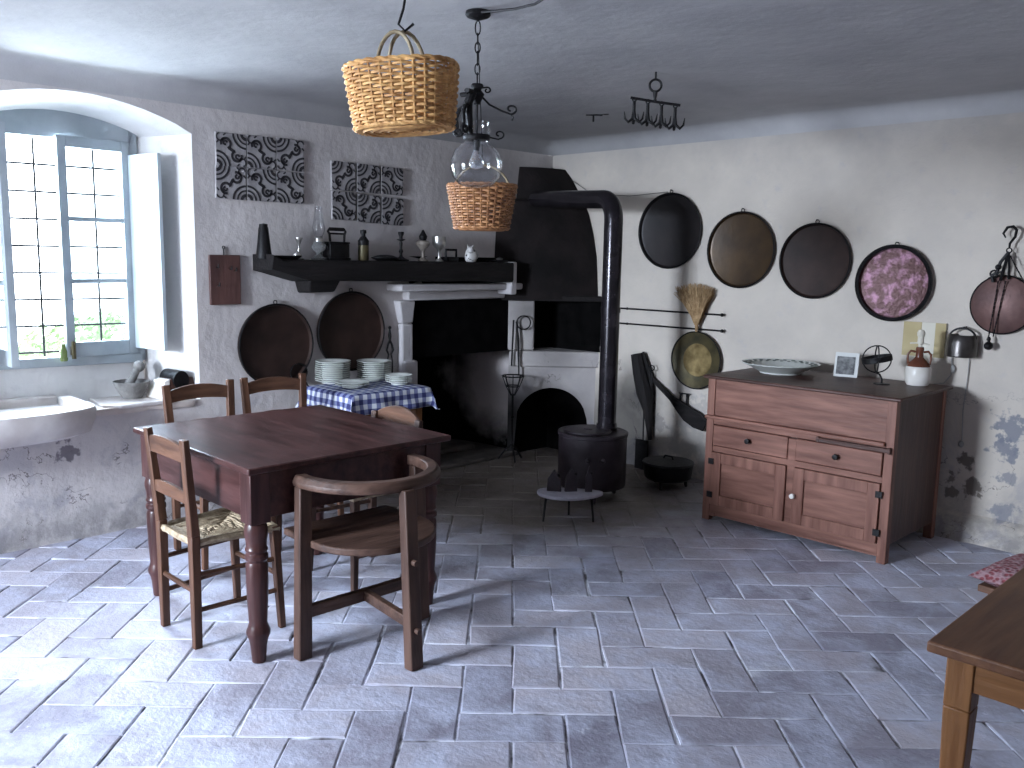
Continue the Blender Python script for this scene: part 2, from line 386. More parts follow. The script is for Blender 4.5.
# window niche (front outline in wall_left), window plane deeper and a little skewed
N1 = arch(-4.46, -3.20, .72, 2.28, 2.43)
YWL, YWR = -4.25, -3.40
N1b = arch(YWL-.01, YWR+.02, .80, 2.27, 2.37)
N2 = [(.78, .25), (2.22, .25), (2.22, 2.25), (.78, 2.25)]
FP = [(-1.60, 0), (-.50, 0), (-.50, 1.285), (-1.60, 1.285)]
FPc = [(-1.60, -.03), (-.50, -.03), (-.50, 1.285), (-1.60, 1.285)]
FP = [(-1.60, .0), (-.50, .0), (-.50, 1.285), (-1.60, 1.285)]
wall('wall_left', FLY0-.03, YR+.05, H-COVE+.03, [N1, FP], lambda a, z, d: (d, a, z), PL_L)
wall('wall_right', -.05, FLX1+.05, H-COVE+.03, [], lambda a, z, d: (a, YR-d*.6, z), PL_R)
wall('wall_back', -.05, FLX1+.05, H-COVE+.03, [N2], lambda a, z, d: (a, FLY0+d, z), PL_P)
wall('wall_near', FLY0-.03, YR+.05, H-COVE+.03, [], lambda a, z, d: (FLX1, a, z), PL_P)
def niche(name, A, B, xb, skew, m):
    # plaster reveal lofted from the wall outline A (X=0) back to outline B
    n = len(A); mb = MB(); rings = []
    for t in (0, .04, .2, .45, .75, 1):
        e = t if t > .04 else t
        rings.append([(xb(b[0])*t, a[0]+(b[0]-a[0])*(t if t else 0), a[1]+(b[1]-a[1])*(t if i > 1 else min(1, t))) for i, (a, b) in enumerate(zip(A, B))])
    vs = [p for r in rings for p in r]; fs = []
    for k in range(len(rings)-1):
        for i in range(n): fs.append((k*n+i, k*n+(i+1) % n, (k+1)*n+(i+1) % n, (k+1)*n+i))
    mb.add(vs, fs); return struct(mesh_obj(name, mb, m, smooth=40))
XB = lambda y: -.36-(-3.36-y)*.10      # window plane, skewed in plan
# ledge of the niche is level at .72; the plaster under the frame rises to .95
N1c = [(a, .72 if i < 2 else z) for i, (a, z) in enumerate(N1b)]
niche('trim_1', N1, N1c, XB, 0, PL_N)
# rough plaster below and around the window frame
mb = MB(); n = 16
for i in range(n):
    y0 = YWL+(YWR-YWL)*i/n; y1 = YWL+(YWR-YWL)*(i+1)/n
    def q(y, z): return (XB(y)+.02+.035*(1-(z-.72)/.24)+.012*noise.noise(Vector((y*9, z*9, 1))), y, z)
    for k in range(4): mb.add([q(y0, .72+.06*k), q(y1, .72+.06*k), q(y1, .78+.06*k), q(y0, .78+.06*k)], [(0, 1, 2, 3)])
    mb.add([q(y0, .96), q(y1, .96), (XB(y1)-.12, y1, .96), (XB(y0)-.12, y0, .96)], [(0, 1, 2, 3)])
struct(mesh_obj('trim_3', mb, PL_N, smooth=60))
mb = MB(); vs = []; n = 30
for i in range(n+1):
    y = -4.30+1.06*i/n; o = .018+.008*noise.noise(Vector((y*11, 0, 4))); z0_ = .685+.012*noise.noise(Vector((y*9, 3, 4))); z1_ = .722+.003*noise.noise(Vector((y*7, 7, 4)))
    vs += [(-.05, y, z0_), (o*.6, y, z0_), (o, y, z0_+.012), (o*.9, y, z1_), (-.06, y, z1_+.002)]
mb.add(vs, [(i*5+k, i*5+(k+1) % 5, i*5+5+(k+1) % 5, i*5+5+k) for i in range(n) for k in range(5)]+[tuple(range(5)), tuple(n*5+k for k in range(5))])
struct(mesh_obj('trim_2', mb, mat('worn_ledge', (.46, .38, .34), .85, 0, (.60, .54, .50), 9, .4), smooth=50))
# ceiling: flat with a soft cove on the walls, slightly uneven
mb = MB()
def cz(x, y): return H+noise.noise(Vector((x*.7, y*.7, 9)))*.02
def grid(a, b):
    e = [COVE*(1-math.cos(PI/2*k/7)) for k in range(7)]; n = 44
    return [a+q for q in e]+[a+COVE+(b-a-2*COVE)*i/n for i in range(n+1)]+[b-q for q in reversed(e)]
gx_, gy_ = grid(0, FLX1), grid(FLY0, YR); vs = []; fs = []
for y in gy_:
    for x in gx_:
        d1 = min(x, FLX1-x)/COVE; d2 = min(y-FLY0, YR-y)/COVE
        k1 = max(0, 1-d1); k2 = max(0, 1-d2); k = min(1, math.hypot(k1, k2) if k1 > 0 and k2 > 0 else max(k1, k2))
        drop = COVE*(1-math.sqrt(max(0, 1-k*k)))
        if min(d1, d2) <= 1e-6: drop = COVE
        vs.append((x, y, cz(x, y)*min(1, min(d1, d2)/3)+H*(1-min(1, min(d1, d2)/3))-drop))
nx = len(gx_)-1; ny = len(gy_)-1
for j in range(ny):
    for i in range(nx): a = j*(nx+1)+i; fs.append((a, a+1, a+nx+2, a+nx+1))
mb.add(vs, fs)
# damaged spot where a bracket leaves the ceiling is part of the surface
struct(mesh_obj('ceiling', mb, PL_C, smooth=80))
# low plaster kerb along the foot of the right wall
mb = MB(); vs = []; n = 40
for i in range(n+1):
    x = 1.9+(FLX1-1.9)*i/n; o = .06+.02*noise.noise(Vector((x*3, 0, 0))); h = .13+.02*noise.noise(Vector((x*2, 5, 0)))
    vs += [(x, YR+.01, -.01), (x, YR-o-.03, -.01), (x, YR-o, h*.8), (x, YR-o*.6, h), (x, YR+.01, h+.03)]
mb.add(vs, [(i*5+k, i*5+k+1, i*5+k+6, i*5+k+5) for i in range(n) for k in range(4)])
struct(mesh_obj('trim_4', mb, PL_R, smooth=60))
# ------------------------------------------------------------ window_1 (frame, casements, shutter, grating)
def wthing(name): o = bpy.data.objects.new(name, None); C.objects.link(o); o['kind'] = 'structure'; return o
win = wthing('window_1')
U = Vector((XB(YWR)-XB(YWL), YWR-YWL, 0)).normalized(); Nn = Vector((U.y, -U.x, 0))   # along window (to the right), into the room
O = Vector((XB(YWL), YWL, 0)); WW = (Vector((XB(YWR), YWR, 0))-O).length
WM = Matrix(((U.x, -Nn.x, 0, O.x), (U.y, -Nn.y, 0, O.y), (0, 0, 1, 0), (0, 0, 0, 1)))  # local x along, -y into room
def topz(x): a = x/WW; return 2.30+.08*math.sin(PI*max(0, min(1, a)))**.8
mb = MB(); mb.M = WM
mb.box(-.03, .03, -.03, .05, .94, 2.32); mb.box(WW-.03, WW+.02, -.03, .05, .94, 2.32); mb.box(0, WW, -.045, .05, .93, .985)
n = 16
for i in range(n):
    a, b = WW*i/n, WW*(i+1)/n
    mb.add([(a, -.03, 2.225), (b, -.03, 2.225), (b, -.03, topz(b)), (a, -.03, topz(a)), (a, .05, 2.225), (b, .05, 2.225), (b, .05, topz(b)), (a, .05, topz(a))], [(0, 1, 2, 3), (7, 6, 5, 4), (0, 4, 5, 1), (3, 2, 6, 7)])
mesh_obj('window_frame', mb, PAINTW, win, bevel=.004)
def casement(M, w, name='casement'):
    h0, h1 = .985, 2.235
    mb = MB(); mb.M = M
    s_ = .048
    mb.box(0, s_, -.02, .02, h0, h1); mb.box(w-s_, w, -.02, .02, h0, h1); mb.box(s_, w-s_, -.018, .018, h0, h0+.085); mb.box(s_, w-s_, -.018, .018, h1-.06, h1)
    for k in (1, 2): z = h0+.085+(h1-.06-h0-.13)*k/3; mb.box(s_, w-s_, -.012, .012, z-.013, z+.013)
    o = mesh_obj(name, mb, PAINTW, win, bevel=.003)
    g = MB(); g.M = M; g.box(s_, w-s_, -.002, .002, h0+.085, h1-.06); mesh_obj('pane', g, PANE, o)
    return o
cw = WW/2-.02
Rz = lambda a: Matrix.Rotation(a, 4, 'Z'); T = lambda *a: Matrix.Translation(a)
c = casement(WM @ T(WW-.03, -.02, 0) @ Rz(R(8)) @ T(-cw, 0, 0), cw)                # right casement almost shut
mb = MB(); mb.M = WM @ T(WW-.03, -.02, 0) @ Rz(R(8)) @ T(-cw, 0, 0); mb.box(.015, .035, -.05, -.02, 1.0, 1.05); mb.cyl((.025, -.045, .98), (.025, -.045, 1.08), .012); mesh_obj('latch', mb, BRASSG, c)
casement(WM @ T(.03, -.02, 0) @ Rz(R(-80)), cw)                                     # left casement swung into the room
mb = MB(); mb.M = WM @ T(WW-.03, -.03, 0) @ Rz(R(-72))
mb.box(0, .285, -.012, .012, 1.02, 2.16)
mesh_obj('shutter', mb, PAINTL, win, bevel=.003)
mb = MB(); mb.M = WM
for i in range(6): x = .03+i*(WW-.06)/5; mb.cyl((x, .13, .9), (x, .13, 2.4), .007, n=6)
for i in range(9): z = 1.0+i*.155; mb.cyl((0, .14, z), (WW, .14, z), .007, n=6)
mesh_obj('grating', mb, IRON, win)
# masonry outside the window: depth of the wall behind the frame
mb = MB(); mb.M = WM
mb.box(-.3, 0, .05, .3, 0, 2.5); mb.box(WW, WW+.3, .05, .3, 0, 2.5); mb.box(-.3, WW+.3, .05, .3, 0, .93); mb.box(-.3, WW+.3, .05, .3, 2.36, 2.7)
struct(mesh_obj('trim_5', mb, PL_P))
# glazed opening in the wall behind the camera, the room's other daylight
win2 = wthing('window_2')
mb = MB(); yb = FLY0-.30
for (a, b, c0, c1) in ((.80, .86, .25, 2.25), (2.14, 2.20, .25, 2.25), (1.475, 1.525, .25, 2.25), (.8, 2.2, .25, .34), (.8, 2.2, 2.18, 2.25)): mb.box(a, b, yb-.03, yb+.03, c0, c1)
mesh_obj('window_frame', mb, PAINTW, win2)
mb = MB()
mb.box(.2, .80, yb-.08, FLY0-.02, -.02, 2.8); mb.box(2.20, 2.8, yb-.08, FLY0-.02, -.02, 2.8); mb.box(.2, 2.8, yb-.08, FLY0-.02, 2.25, 2.8); mb.box(.2, 2.8, yb-.08, FLY0-.02, -.02, .25)
struct(mesh_obj('trim_6', mb, PL_P))
# garden outside
mb = MB(); mb.box(-14, -.75, -14, 6, -.3, -.25)
o = mesh_obj('ground', mb, mat('lawn_green', (.50, .56, .40), .9, 0, (.6, .65, .5), 3)); o['kind'] = 'structure'
LEAF = mat('leaf_green', (.14, .22, .10), .7, 0, (.34, .44, .26), 6, 0)
mb = MB()
for _ in range(2600):
    u, v_ = random.uniform(0, 2*PI), math.acos(random.uniform(-.2, 1)); r = random.uniform(.75, 1.05)
    p = Vector((math.sin(v_)*math.cos(u)*.9*r, math.sin(v_)*math.sin(u)*1.6*r, .25+math.cos(v_)*.62*r)); q = Vector((random.gauss(0, 1), random.gauss(0, 1), random.gauss(0, 1))).normalized(); t = q.orthogonal().normalized(); b = q.cross(t)
    s_ = random.uniform(.04, .08); mb.add([p-t*s_, p+b*s_*.5, p+t*s_, p-b*s_*.5], [(0, 1, 2, 3)])
mb.cyl((0, 0, -.25), (.05, .1, .6), .05, .03)
tag(mesh_obj('garden_shrub', mb, LEAF, loc=(-7.5, -.6, -.10), smooth=0), 'green leafy shrub in the garden outside the barred window', 'shrub')
# ------------------------------------------------------------ fireplace in wall_left
fp = thing('fireplace', 'whitewashed plaster fireplace with a sooty black opening', 'fireplace', (0, 0, 0))
mb = MB(); D = -.62
for q in ([(0, -1.6, 0), (D, -1.45, 0), (D, -1.45, 1.6), (0, -1.6, 1.6)], [(0, -.50, 0), (0, -.50, 1.6), (D, -.6, 1.6), (D, -.6, 0)], [(D, -1.45, 0), (D, -.6, 0), (D, -.6, 1.6), (D, -1.45, 1.6)], [(0, -1.6, 1.6), (D, -1.45, 1.6), (D, -.6, 1.6), (0, -.5, 1.6)]): mb.add(q, [(0, 1, 2, 3)])
mb.box(-.02, 0-.001, -1.60, -.50, 1.285, 1.6)
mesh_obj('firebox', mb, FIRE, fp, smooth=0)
mb = MB()
mb.box(D, .10, -1.60, -.53, .0, .03); mb.box(-.5, -.2, -1.35, -.75, .03, .07)
mesh_obj('hearth', mb, mat('ashy_hearth', (.05, .042, .038), .9, 0, (.11, .095, .085), 6, .5), fp, bevel=.01)
mb = MB()   # left jamb with a corbelled head
mb.box(-.01, .05, -1.70, -1.60, 0, 1.12)
mb.add([(.05, -1.70, 1.12), (.05, -1.60, 1.12), (.07, -1.595, 1.285), (.07, -1.74, 1.285), (-.01, -1.70, 1.12), (-.01, -1.60, 1.12), (-.01, -1.595, 1.285), (-.01, -1.74, 1.285)], [(0, 1, 2, 3), (0, 3, 7, 4), (1, 5, 6, 2), (4, 5, 1, 0), (3, 2, 6, 7)])
mb.box(-.01, .07, -1.69, -1.57, .0, .85)
mesh_obj('jamb', mb, PL_F, fp, bevel=.012)
mb = MB(); mb.box(-.01, .07, -1.66, -.50, 1.285, 1.354); mb.box(-.01, .17, -1.80, -.50, 1.355, 1.405); mesh_obj('lintel', mb, PL_F, fp, bevel=.012)
mb = MB(); mb.box(.0, .012, -1.585, -.50, .86, 1.285); mesh_obj('smoke_board', mb, BLACK, fp, label='flat black sheet across the top of the opening')
# mantel beam
ml = thing('mantel_shelf', 'long rough dark timber mantel shelf on the wall over the fireplace', 'shelf', (0, 0, 0))
mb = MB(); n = 30; vs = []
for i in range(n+1):
    y = -2.83+(2.83-.78)*i/n; a = noise.noise(Vector((y*3, 0, 0)))*.012; b = noise.noise(Vector((y*4, 3, 0)))*.012
    zt = 1.565+(.03 if i < 1 else 0); zb = 1.41+.02*(1-i/n)+a
    if i < 4: zb += .06*(4-i)/4
    vs += [(0, y, zb), (.235+b, y, zb+.01), (.245+b, y, zb+.03), (.25+a, y, zt-.012), (.24, y, zt), (0, y, zt)]
fs = [(i*6+k, i*6+(k+1) % 6, i*6+6+(k+1) % 6, i*6+6+k) for i in range(n) for k in range(6)]+[tuple(range(6)), tuple(n*6+k for k in range(6))]
mb.add(vs, fs); mesh_obj('beam', mb, BLACKWOOD['y'], ml, smooth=30)
mb = MB(); mb.add([(0, -2.55, 1.46), (0, -2.30, 1.46), (.2, -2.30, 1.46), (.2, -2.55, 1.46), (0, -2.52, 1.35), (0, -2.32, 1.35), (.15, -2.33, 1.36), (.15, -2.52, 1.36)], [(0, 1, 2, 3), (7, 6, 5, 4), (0, 4, 5, 1), (1, 5, 6, 2), (2, 6, 7, 3), (3, 7, 4, 0)])
mesh_obj('bracket', mb, BLACKWOOD['y'], ml, bevel=.012, label='block under the left half of the shelf')
mb = MB(); mb.box(0, .22, -.778, -.715, 1.32, 1.57); mesh_obj('end_block', mb, PL_F, ml, bevel=.01, label='white plaster block closing the right end')
# ------------------------------------------------------------ corner oven with hood
ov = thing('corner_oven', 'whitewashed masonry corner oven under a big sooty black hood', 'oven')
S2 = math.sqrt(.5)
# local frame of the diagonal front: origin at corner, x along the front (to the right), y outward
OM = Matrix(((S2, S2, 0, 0), (S2, -S2, 0, YR), (0, 0, 1, 0), (0, 0, 0, 1)))
fy = .37
mb = MB(); mb.M = OM
hw = fy   # half width of the front
# lower wall with arched opening (local x -hw..hw), front at y=fy
def arcz(x, c=.02, r=.295, zs=.26, h=.30):
    t = (x-c)/r; return None if abs(t) >= 1 else zs+h*math.sqrt(1-t*t)
xs = [-.335+i*(hw+.355)/28 for i in range(29)]
for a, b in zip(xs, xs[1:]):
    for (za, zb) in ((arcz(a), arcz(b)),):
        lo0, lo1 = za or 0, zb or 0
        mb.add([(a, fy, lo0), (b, fy, lo1), (b, fy, .74), (a, fy, .74)], [(0, 1, 2, 3)])
        mb.add([(a, fy, lo0), (b, fy, lo1), (b, fy-.3, lo1), (a, fy-.3, lo0)], [(0, 1, 2, 3)])
mesh_obj('front_wall', mb, PL_O, ov, smooth=30)
mb = MB(); mb.M = OM; mb.prism([(-fy+.05, fy-.012), (-fy+.055, fy-.03), (0, .045), (fy-.055, fy-.03), (fy-.05, fy-.012), (0, .06)], .0, .70); mesh_obj('fire_chamber', mb, BLACK, ov)
mb = MB(); mb.M = OM
mb.prism([(-.335, fy+.02), (hw+.03, fy+.02), (.03, 0), (-.03, 0)], .73, .86); mesh_obj('counter', mb, PL_O, ov, bevel=.012)
mb = MB(); mb.M = OM; mb.prism([(-.35, fy+.01), (-.35+.22, fy+.01), (-.35+.19, fy-.13), (-.35+.11, fy-.20)], .861, 1.28); mesh_obj('pillar', mb, PL_O, ov, bevel=.015)
mb = MB(); mb.M = OM; mb.prism([(-fy-.05, fy+.0), (-fy-.04, fy+.0), (0, .05), (fy+.10, fy+.09), (fy+.11, fy+.08), (0, .03)], .86, 1.27); mesh_obj('smoke_chamber', mb, BLACK, ov)
# hood: lofted sections, front straight across the corner, tapering into the ceiling corner
mb = MB(); vs = []
secs = [(1.30, .60, .54), (1.36, .60, .54), (1.6, .60, .535), (1.8, .60, .50), (1.95, .58, .44), (2.1, .36, .35), (2.2, .33, .28), (2.30, .30, .22), (2.42, .10, .16)]
secs = [(1.28, .66, .53), (1.62, .65, .50), (1.8, .64, .46), (1.95, .62, .41), (2.04, .60, .36), (2.07, .42, .335), (2.16, .41, .275), (2.25, .40, .21), (2.32, .39, .14)]
for z, a, b in secs:
    # a: reach along wall_left, b: reach along wall_right; front bulges a little
    A = Vector((0, YR-a)); B = Vector((b, YR)); m_ = []
    for k in range(9):
        t = k/8; p = A.lerp(B, t); o_ = .05*math.sin(PI*t); m_.append((p.x+o_*S2, p.y-o_*S2, z))
    vs += [(0.0, YR, z)]+m_
n = 10
fs = [(i*n+k, i*n+(k+1) % n, (i+1)*n+(k+1) % n, (i+1)*n+k) for i in range(len(secs)-1) for k in range(n)]
fs += [tuple(range(n)), tuple((len(secs)-1)*n+k for k in range(n))]
mb.add(vs, fs); mesh_obj('hood', mb, mat('sooty_hood', (.005, .004, .004), .85, 0, (.014, .010, .010), 5, .5, 25, spec=.2), ov, smooth=40, label='tapering sooty black hood')
mb = MB(); mb.M = OM; mb.box(-.40, .40, fy-.02, fy+.08, 1.265, 1.31); mesh_obj('hood_edge', mb, BLACKWOOD['x'], ov, bevel=.008)
# ------------------------------------------------------------ drum stove and flue
dx, dy = 1.325, -1.075
p = W(590, 500, 2, .03); 
ds = thing('drum_stove', 'round dark iron drum stove on short legs in front of the corner oven', 'stove', (dx, dy, 0))
mb = MB(); mb.lathe([(.0, .09), (.225, .09), (.23, .10), (.23, .43), (.236, .435), (.236, .455), (.225, .458), (.21, .452), (0, .452)], 40)
mesh_obj('drum', mb, STOVE, ds)
mb = MB(); mb.lathe([(.0, .452), (.155, .452), (.16, .458), (.155, .468), (0, .47)], 36, T(-.02, -.03, 0)); mb.lathe([(0, .47), (.03, .47), (.03, .476), (0, .48)], 12, T(-.02, -.03, 0)); mesh_obj('lid', mb, STOVE, ds)
for k in range(3):
    a = R(-45+120*k); mb = MB(); x, y = .17*math.cos(a), .17*math.sin(a); mb.beam((x, y, .10), (x*1.15, y*1.15, 0), .035, .03, .02, .02); mesh_obj('leg', mb, STOVE, ds, bevel=.004)
for s_ in (-.05, .05):
    mb = MB(); a = R(-45)+s_*4.2; mb.ball((.232*math.cos(a), .232*math.sin(a), .30), .018); mesh_obj('knob', mb, STOVE, ds)
fl = thing('flue_pipe', 'shiny black stove pipe rising from the drum stove and bending into the hood', 'pipe', (0, 0, 0))
px_, py_ = dx-.02, dy+.09
px_, py_ = dx+.02, dy+.12
pts = [(px_, py_, .46), (px_, py_, 1.2), (px_, py_, 1.86)]
end = Vector((.20, -.50, 2.06)); st = Vector((px_, py_, 1.86)); hd = (end-st); hd.z = 0; hd.normalize()
for k in range(1, 7):
    a = k/6*PI/2; pts.append(st+hd*(.14*(1-math.cos(a)))+Vector((0, 0, .14*math.sin(a))))
pts.append(end)
mb = MB(); mb.tube(pts, .062, 20); mesh_obj('pipe', mb, PIPE, fl)
for a, b, c_ in ((1.25, 1.285, .066), (.458, .50, .07)): mb = MB(); mb.cyl((px_, py_, a), (px_, py_, b), c_, n=20); mesh_obj('collar', mb, PIPE, fl)
# ------------------------------------------------------------ dining table
def turned(x, y, h, sq, zsq, r, m, parent, name='leg'):
    mb = MB(); mb.box(x-sq/2, x+sq/2, y-sq/2, y+sq/2, zsq, h)
    z = zsq; pr = [(0, 0), (r*.62, 0), (r*.72, .06), (r*.80, .11), (r*1.0, .13), (r*1.08, .15), (r*1.0, .17), (r*.78, .185), (r*.86, .21), (r*1.02, z-.20), (r*1.05, z-.15), (r*.85, z-.135), (r*1.1, z-.125), (r*1.1, z-.11), (r*.88, z-.10), (r*1.05, z-.09), (r*.95, z-.075), (r*1.15, z-.04), (r*1.15, z-.02), (r*.9, z)]
    pr = [(0, 0), (r*.66, 0), (r*.80, .07), (r*.92, .095), (r*1.12, .115), (r*1.15, .13), (r*.95, .15), (r*.86, .165), (r*.98, .24), (r*1.06, .34), (r*1.04, .40), (r*.92, .415), (r*1.1, .425), (r*1.1, .44), (r*.92, .45), (r*1.1, .462), (r*.95, .475), (r*1.0, .50), (r*1.13, .53), (r*1.1, .55), (r*.95, .57)]
    pr = [(a, min(b*zsq/.57, zsq)) for a, b in pr]
    mb.lathe(pr, 20, T(x, y, 0)); return mesh_obj(name, mb, m, parent, bevel=.003)
tb = thing('dining_table', 'dark mahogany-red square dining table with turned legs, centre-left of the room', 'table', (1.53, -3.50, 0))
mb = MB(); mb.box(-.535, .545, -.50, .51, .768, .795)
mesh_obj('tabletop', mb, TABLE['x'], tb, bevel=.006)
mb = MB(); mb.box(-.44, .49, -.475, -.455, .585, .768); mb.box(-.44, .49, .43, .45, .585, .768); mb.box(-.475, -.455, -.44, .42, .585, .768); mb.box(.505, .525, -.44, .42, .585, .768)
mesh_obj('apron', mb, TABLE['x'], tb, bevel=.003)
for sx, sy in ((-.44, -.445), (.50, -.450), (-.44, .415), (.49, .415)): turned(sx, sy, .768, .085, .57, .041, TABLE['z'], tb)
# ------------------------------------------------------------ rush chairs
def rush_seat(wf, wb, d, z):
    """woven rush seat as nested strands, x half-width wf at the front (y=+d/2), wb at the back"""
    mb = MB(); n = 15
    for k in range(n):
        t = k/n; s_ = 1-t
        zz = z-.012*math.sin(PI/2*min(1, t*1.6))
        a, b, e = wf*s_, wb*s_, d/2*s_
        pts = []
        cs = [(-b, -e), (b, -e), (a, e), (-a, e)]
        for i in range(4):
            p0 = Vector(cs[i]); p1 = Vector(cs[(i+1) % 4])
            for j in range(5): q = p0.lerp(p1, j/5); pts.append((q.x, q.y, zz-(.004 if j == 0 else 0)+.002*math.sin(k*2.3+j*1.7)))
        mb.tube(pts, .0115 if k else .016, 6, closed=True)
    mb.box(-wb*.95, wb*.95, -d/2*.95, d/2*.95, z-.022, z-.012)
    return mb
def rush_chair(label, loc, rz, ht=.87, wb=.14, wf=.19, d=.35, zs=.43, M=CHAIR, rails=2, seat=None):
    """faces local +y; origin on the floor under the seat"""
    t = thing('rush_chair', label, 'chair', loc, rz)
    lean = -.035
    for s_ in (-1, 1):
        mb = MB(); mb.beam((s_*wb, -d/2, 0), (s_*wb, -d/2, zs+.03), .030, .034, .042, .038); mb.beam((s_*wb, -d/2, zs+.03), (s_*(wb+.018), -d/2+lean, ht), .042, .038, .040, .026)
        mesh_obj('back_leg', mb, M['z'], t, bevel=.004)
        mb = MB(); mb.beam((s_*(wf+.008), d/2+.01, 0), (s_*(wf-.01), d/2-.01, zs+.01), .028, .028, .036, .036); mesh_obj('front_leg', mb, M['z'], t, bevel=.004)
    mesh_obj('seat', rush_seat(wf, wb, d, zs), RUSH, t)
    def slat(z0, z1, crown, name='back_slat'):
        mb = MB(); n = 10; vs = []
        for i in range(n+1):
            u = -1+2*i/n; x = u*(wb+.008); f = (z0-zs)/(ht-zs); y = -d/2+lean*f-.018*(1-u*u); c_ = crown*(1-u*u)
            vs += [(x, y-.009, z0+c_*.5), (x, y+.009, z0+c_*.5), (x, y+.009, z1+c_), (x, y-.009, z1+c_)]
        mb.add(vs, [(i*4+k, i*4+(k+1) % 4, i*4+4+(k+1) % 4, i*4+4+k) for i in range(n) for k in range(4)]+[(0, 1, 2, 3), (n*4+3, n*4+2, n*4+1, n*4)])
        mesh_obj(name, mb, M['x'], t, bevel=.003)
    if rails: slat(ht-.10, ht-.035, .025, 'crest_rail')
    slat(ht-.27, ht-.225, .022)
    for (a, b) in (((-wb, -d/2, .16), (-wf, d/2, .17)), ((wb, -d/2, .16), (wf, d/2, .17)), ((-wb, -d/2, .31), (-wf, d/2, .31)), ((wb, -d/2, .31), (wf, d/2, .31)), ((-wf, d/2, .24), (wf, d/2, .24)), ((-wb, -d/2, .24), (wb, -d/2, .24))):
        mb = MB(); mb.cyl(a, b, .011, n=8); mesh_obj('stretcher', mb, M['x'], t)
    return t
rush_chair('red-brown rush-seated ladder-back chair in front of the table, its back towards us at left', (1.605, -3.90, 0), R(0), .875, .152, .19, .35, zs=.445)
rush_chair('brown ladder-back chair behind the table, nearest the window sill', (.72, -3.44, 0), R(-90), .90, .165, .19, .38, M=CHAIR)
rush_chair('brown ladder-back chair behind the table, beside the checked cloth', (.72, -3.00, 0), R(-94), .90, .165, .19, .38, M=CHAIR)
# low chair at the far side, pale rounded crest
t = rush_chair('chair tucked in at the far side of the table, its pale rounded back showing', (1.49, -3.07, 0), R(180), .79, .165, .19, .36, zs=.46, M=CHAIRD, rails=0)
mb = MB(); n = 12; vs = []
for i in range(n+1):
    u = -1+2*i/n; x = u*.20; c_ = .07*(1-u*u)**.8; y = -.22-.02*(1-u*u)
    vs += [(x, y-.009, .735), (x, y+.009, .735), (x, y+.009, .765+c_), (x, y-.009, .765+c_)]
mb.add(vs, [(i*4+k, i*4+(k+1) % 4, i*4+4+(k+1) % 4, i*4+4+k) for i in range(n) for k in range(4)]+[(0, 1, 2, 3), (n*4+3, n*4+2, n*4+1, n*4)])
mesh_obj('headboard', mb, CHAIR['x'], t, bevel=.003, label='rounded top board catching the light')
# ------------------------------------------------------------ three-legged tub chair
tc = thing('tub_chair', 'dark three-legged wooden tub chair with a curved rail, in front of the table', 'chair', (2.145, -3.51, 0))
L1, L2, L3 = Vector((-.02, -.30, 0)), Vector((.35, -.03, 0)), Vector((-.01, .30, 0))
zr = .70
for p, q in ((L1, Vector((-.03, -.28, zr))), (L2, Vector((.30, -.025, zr+.01))), (L3, Vector((-.03, .285, zr)))):
    mb = MB(); mb.beam(p, q, .05, .06, .045, .055); mesh_obj('leg', mb, CHAIRD['z'], tc, bevel=.005)
mb = MB(); n = 28; vs = []
for i in range(n+1):
    a = R(-98+196*i/n); ro = .315; ri = .315-.055; ex = 1.0
    for r_, z_ in ((ri, zr), (ro, zr), (ro+.005, zr+.02), (ro-.01, zr+.045), (ri, zr+.045)): vs.append((-.02+math.cos(a)*r_*1.02, math.sin(a)*r_*.98, z_))
mb.add(vs, [(i*5+k, i*5+(k+1) % 5, i*5+5+(k+1) % 5, i*5+5+k) for i in range(n) for k in range(5)]+[(0, 1, 2, 3, 4), tuple(n*5+k for k in range(5))])
mesh_obj('arm_rail', mb, CHAIRD['y'], tc, bevel=.006)
mb = MB()
poly = [(-.22, -.26), (.02, -.27)]+[(.02+.27*math.cos(R(a))*1.0, .27*math.sin(R(a))) for a in range(-80, 81, 12)]+[(.02, .27), (-.22, .26)]
mb.prism(poly, .455, .485); mesh_obj('seat', mb, CHAIRD['y'], tc, bevel=.006)
mb = MB(); mb.beam(L1+Vector((0, 0, .19)), L3+Vector((0, 0, .19)), .03, .05); mb.beam(L2*.97+Vector((0, 0, .18)), (-.015, 0, .19), .03, .045); mesh_obj('stretcher', mb, CHAIRD['y'], tc, bevel=.004)
for a, z_ in ((.365, .43), (.385, .16)): mb = MB(); mb.cyl((a, -.03, z_), (.33, -.03, z_), .012, n=8); mesh_obj('peg', mb, CHAIRD['x'], tc)
# ------------------------------------------------------------ low table with checked cloth and plates
lx0, lx1, ly0, ly1, lz = .165, .66, -2.55, -1.97, .757
lt = thing('side_table', 'small plain wooden side table under the checked cloth by the fireplace', 'table', ((lx0+lx1)/2, (ly0+ly1)/2, 0))
hx, hy = (lx1-lx0)/2, (ly1-ly0)/2
mb = MB(); mb.box(-hx, hx, -hy, hy, lz-.025, lz); mesh_obj('tabletop', mb, OAK['y'], lt, bevel=.003)
mb = MB(); mb.box(-hx+.03, hx-.03, -hy+.03, hy-.03, lz-.15, lz-.026); mesh_obj('apron', mb, OAK['y'], lt, bevel=.003)
for sx in (-1, 1):
    for sy in (-1, 1): mb = MB(); mb.beam((sx*(hx-.05), sy*(hy-.05), lz-.03), (sx*(hx-.05), sy*(hy-.05), 0), .06, .06, .04, .04); mesh_obj('leg', mb, OAK['z'], lt, bevel=.004)
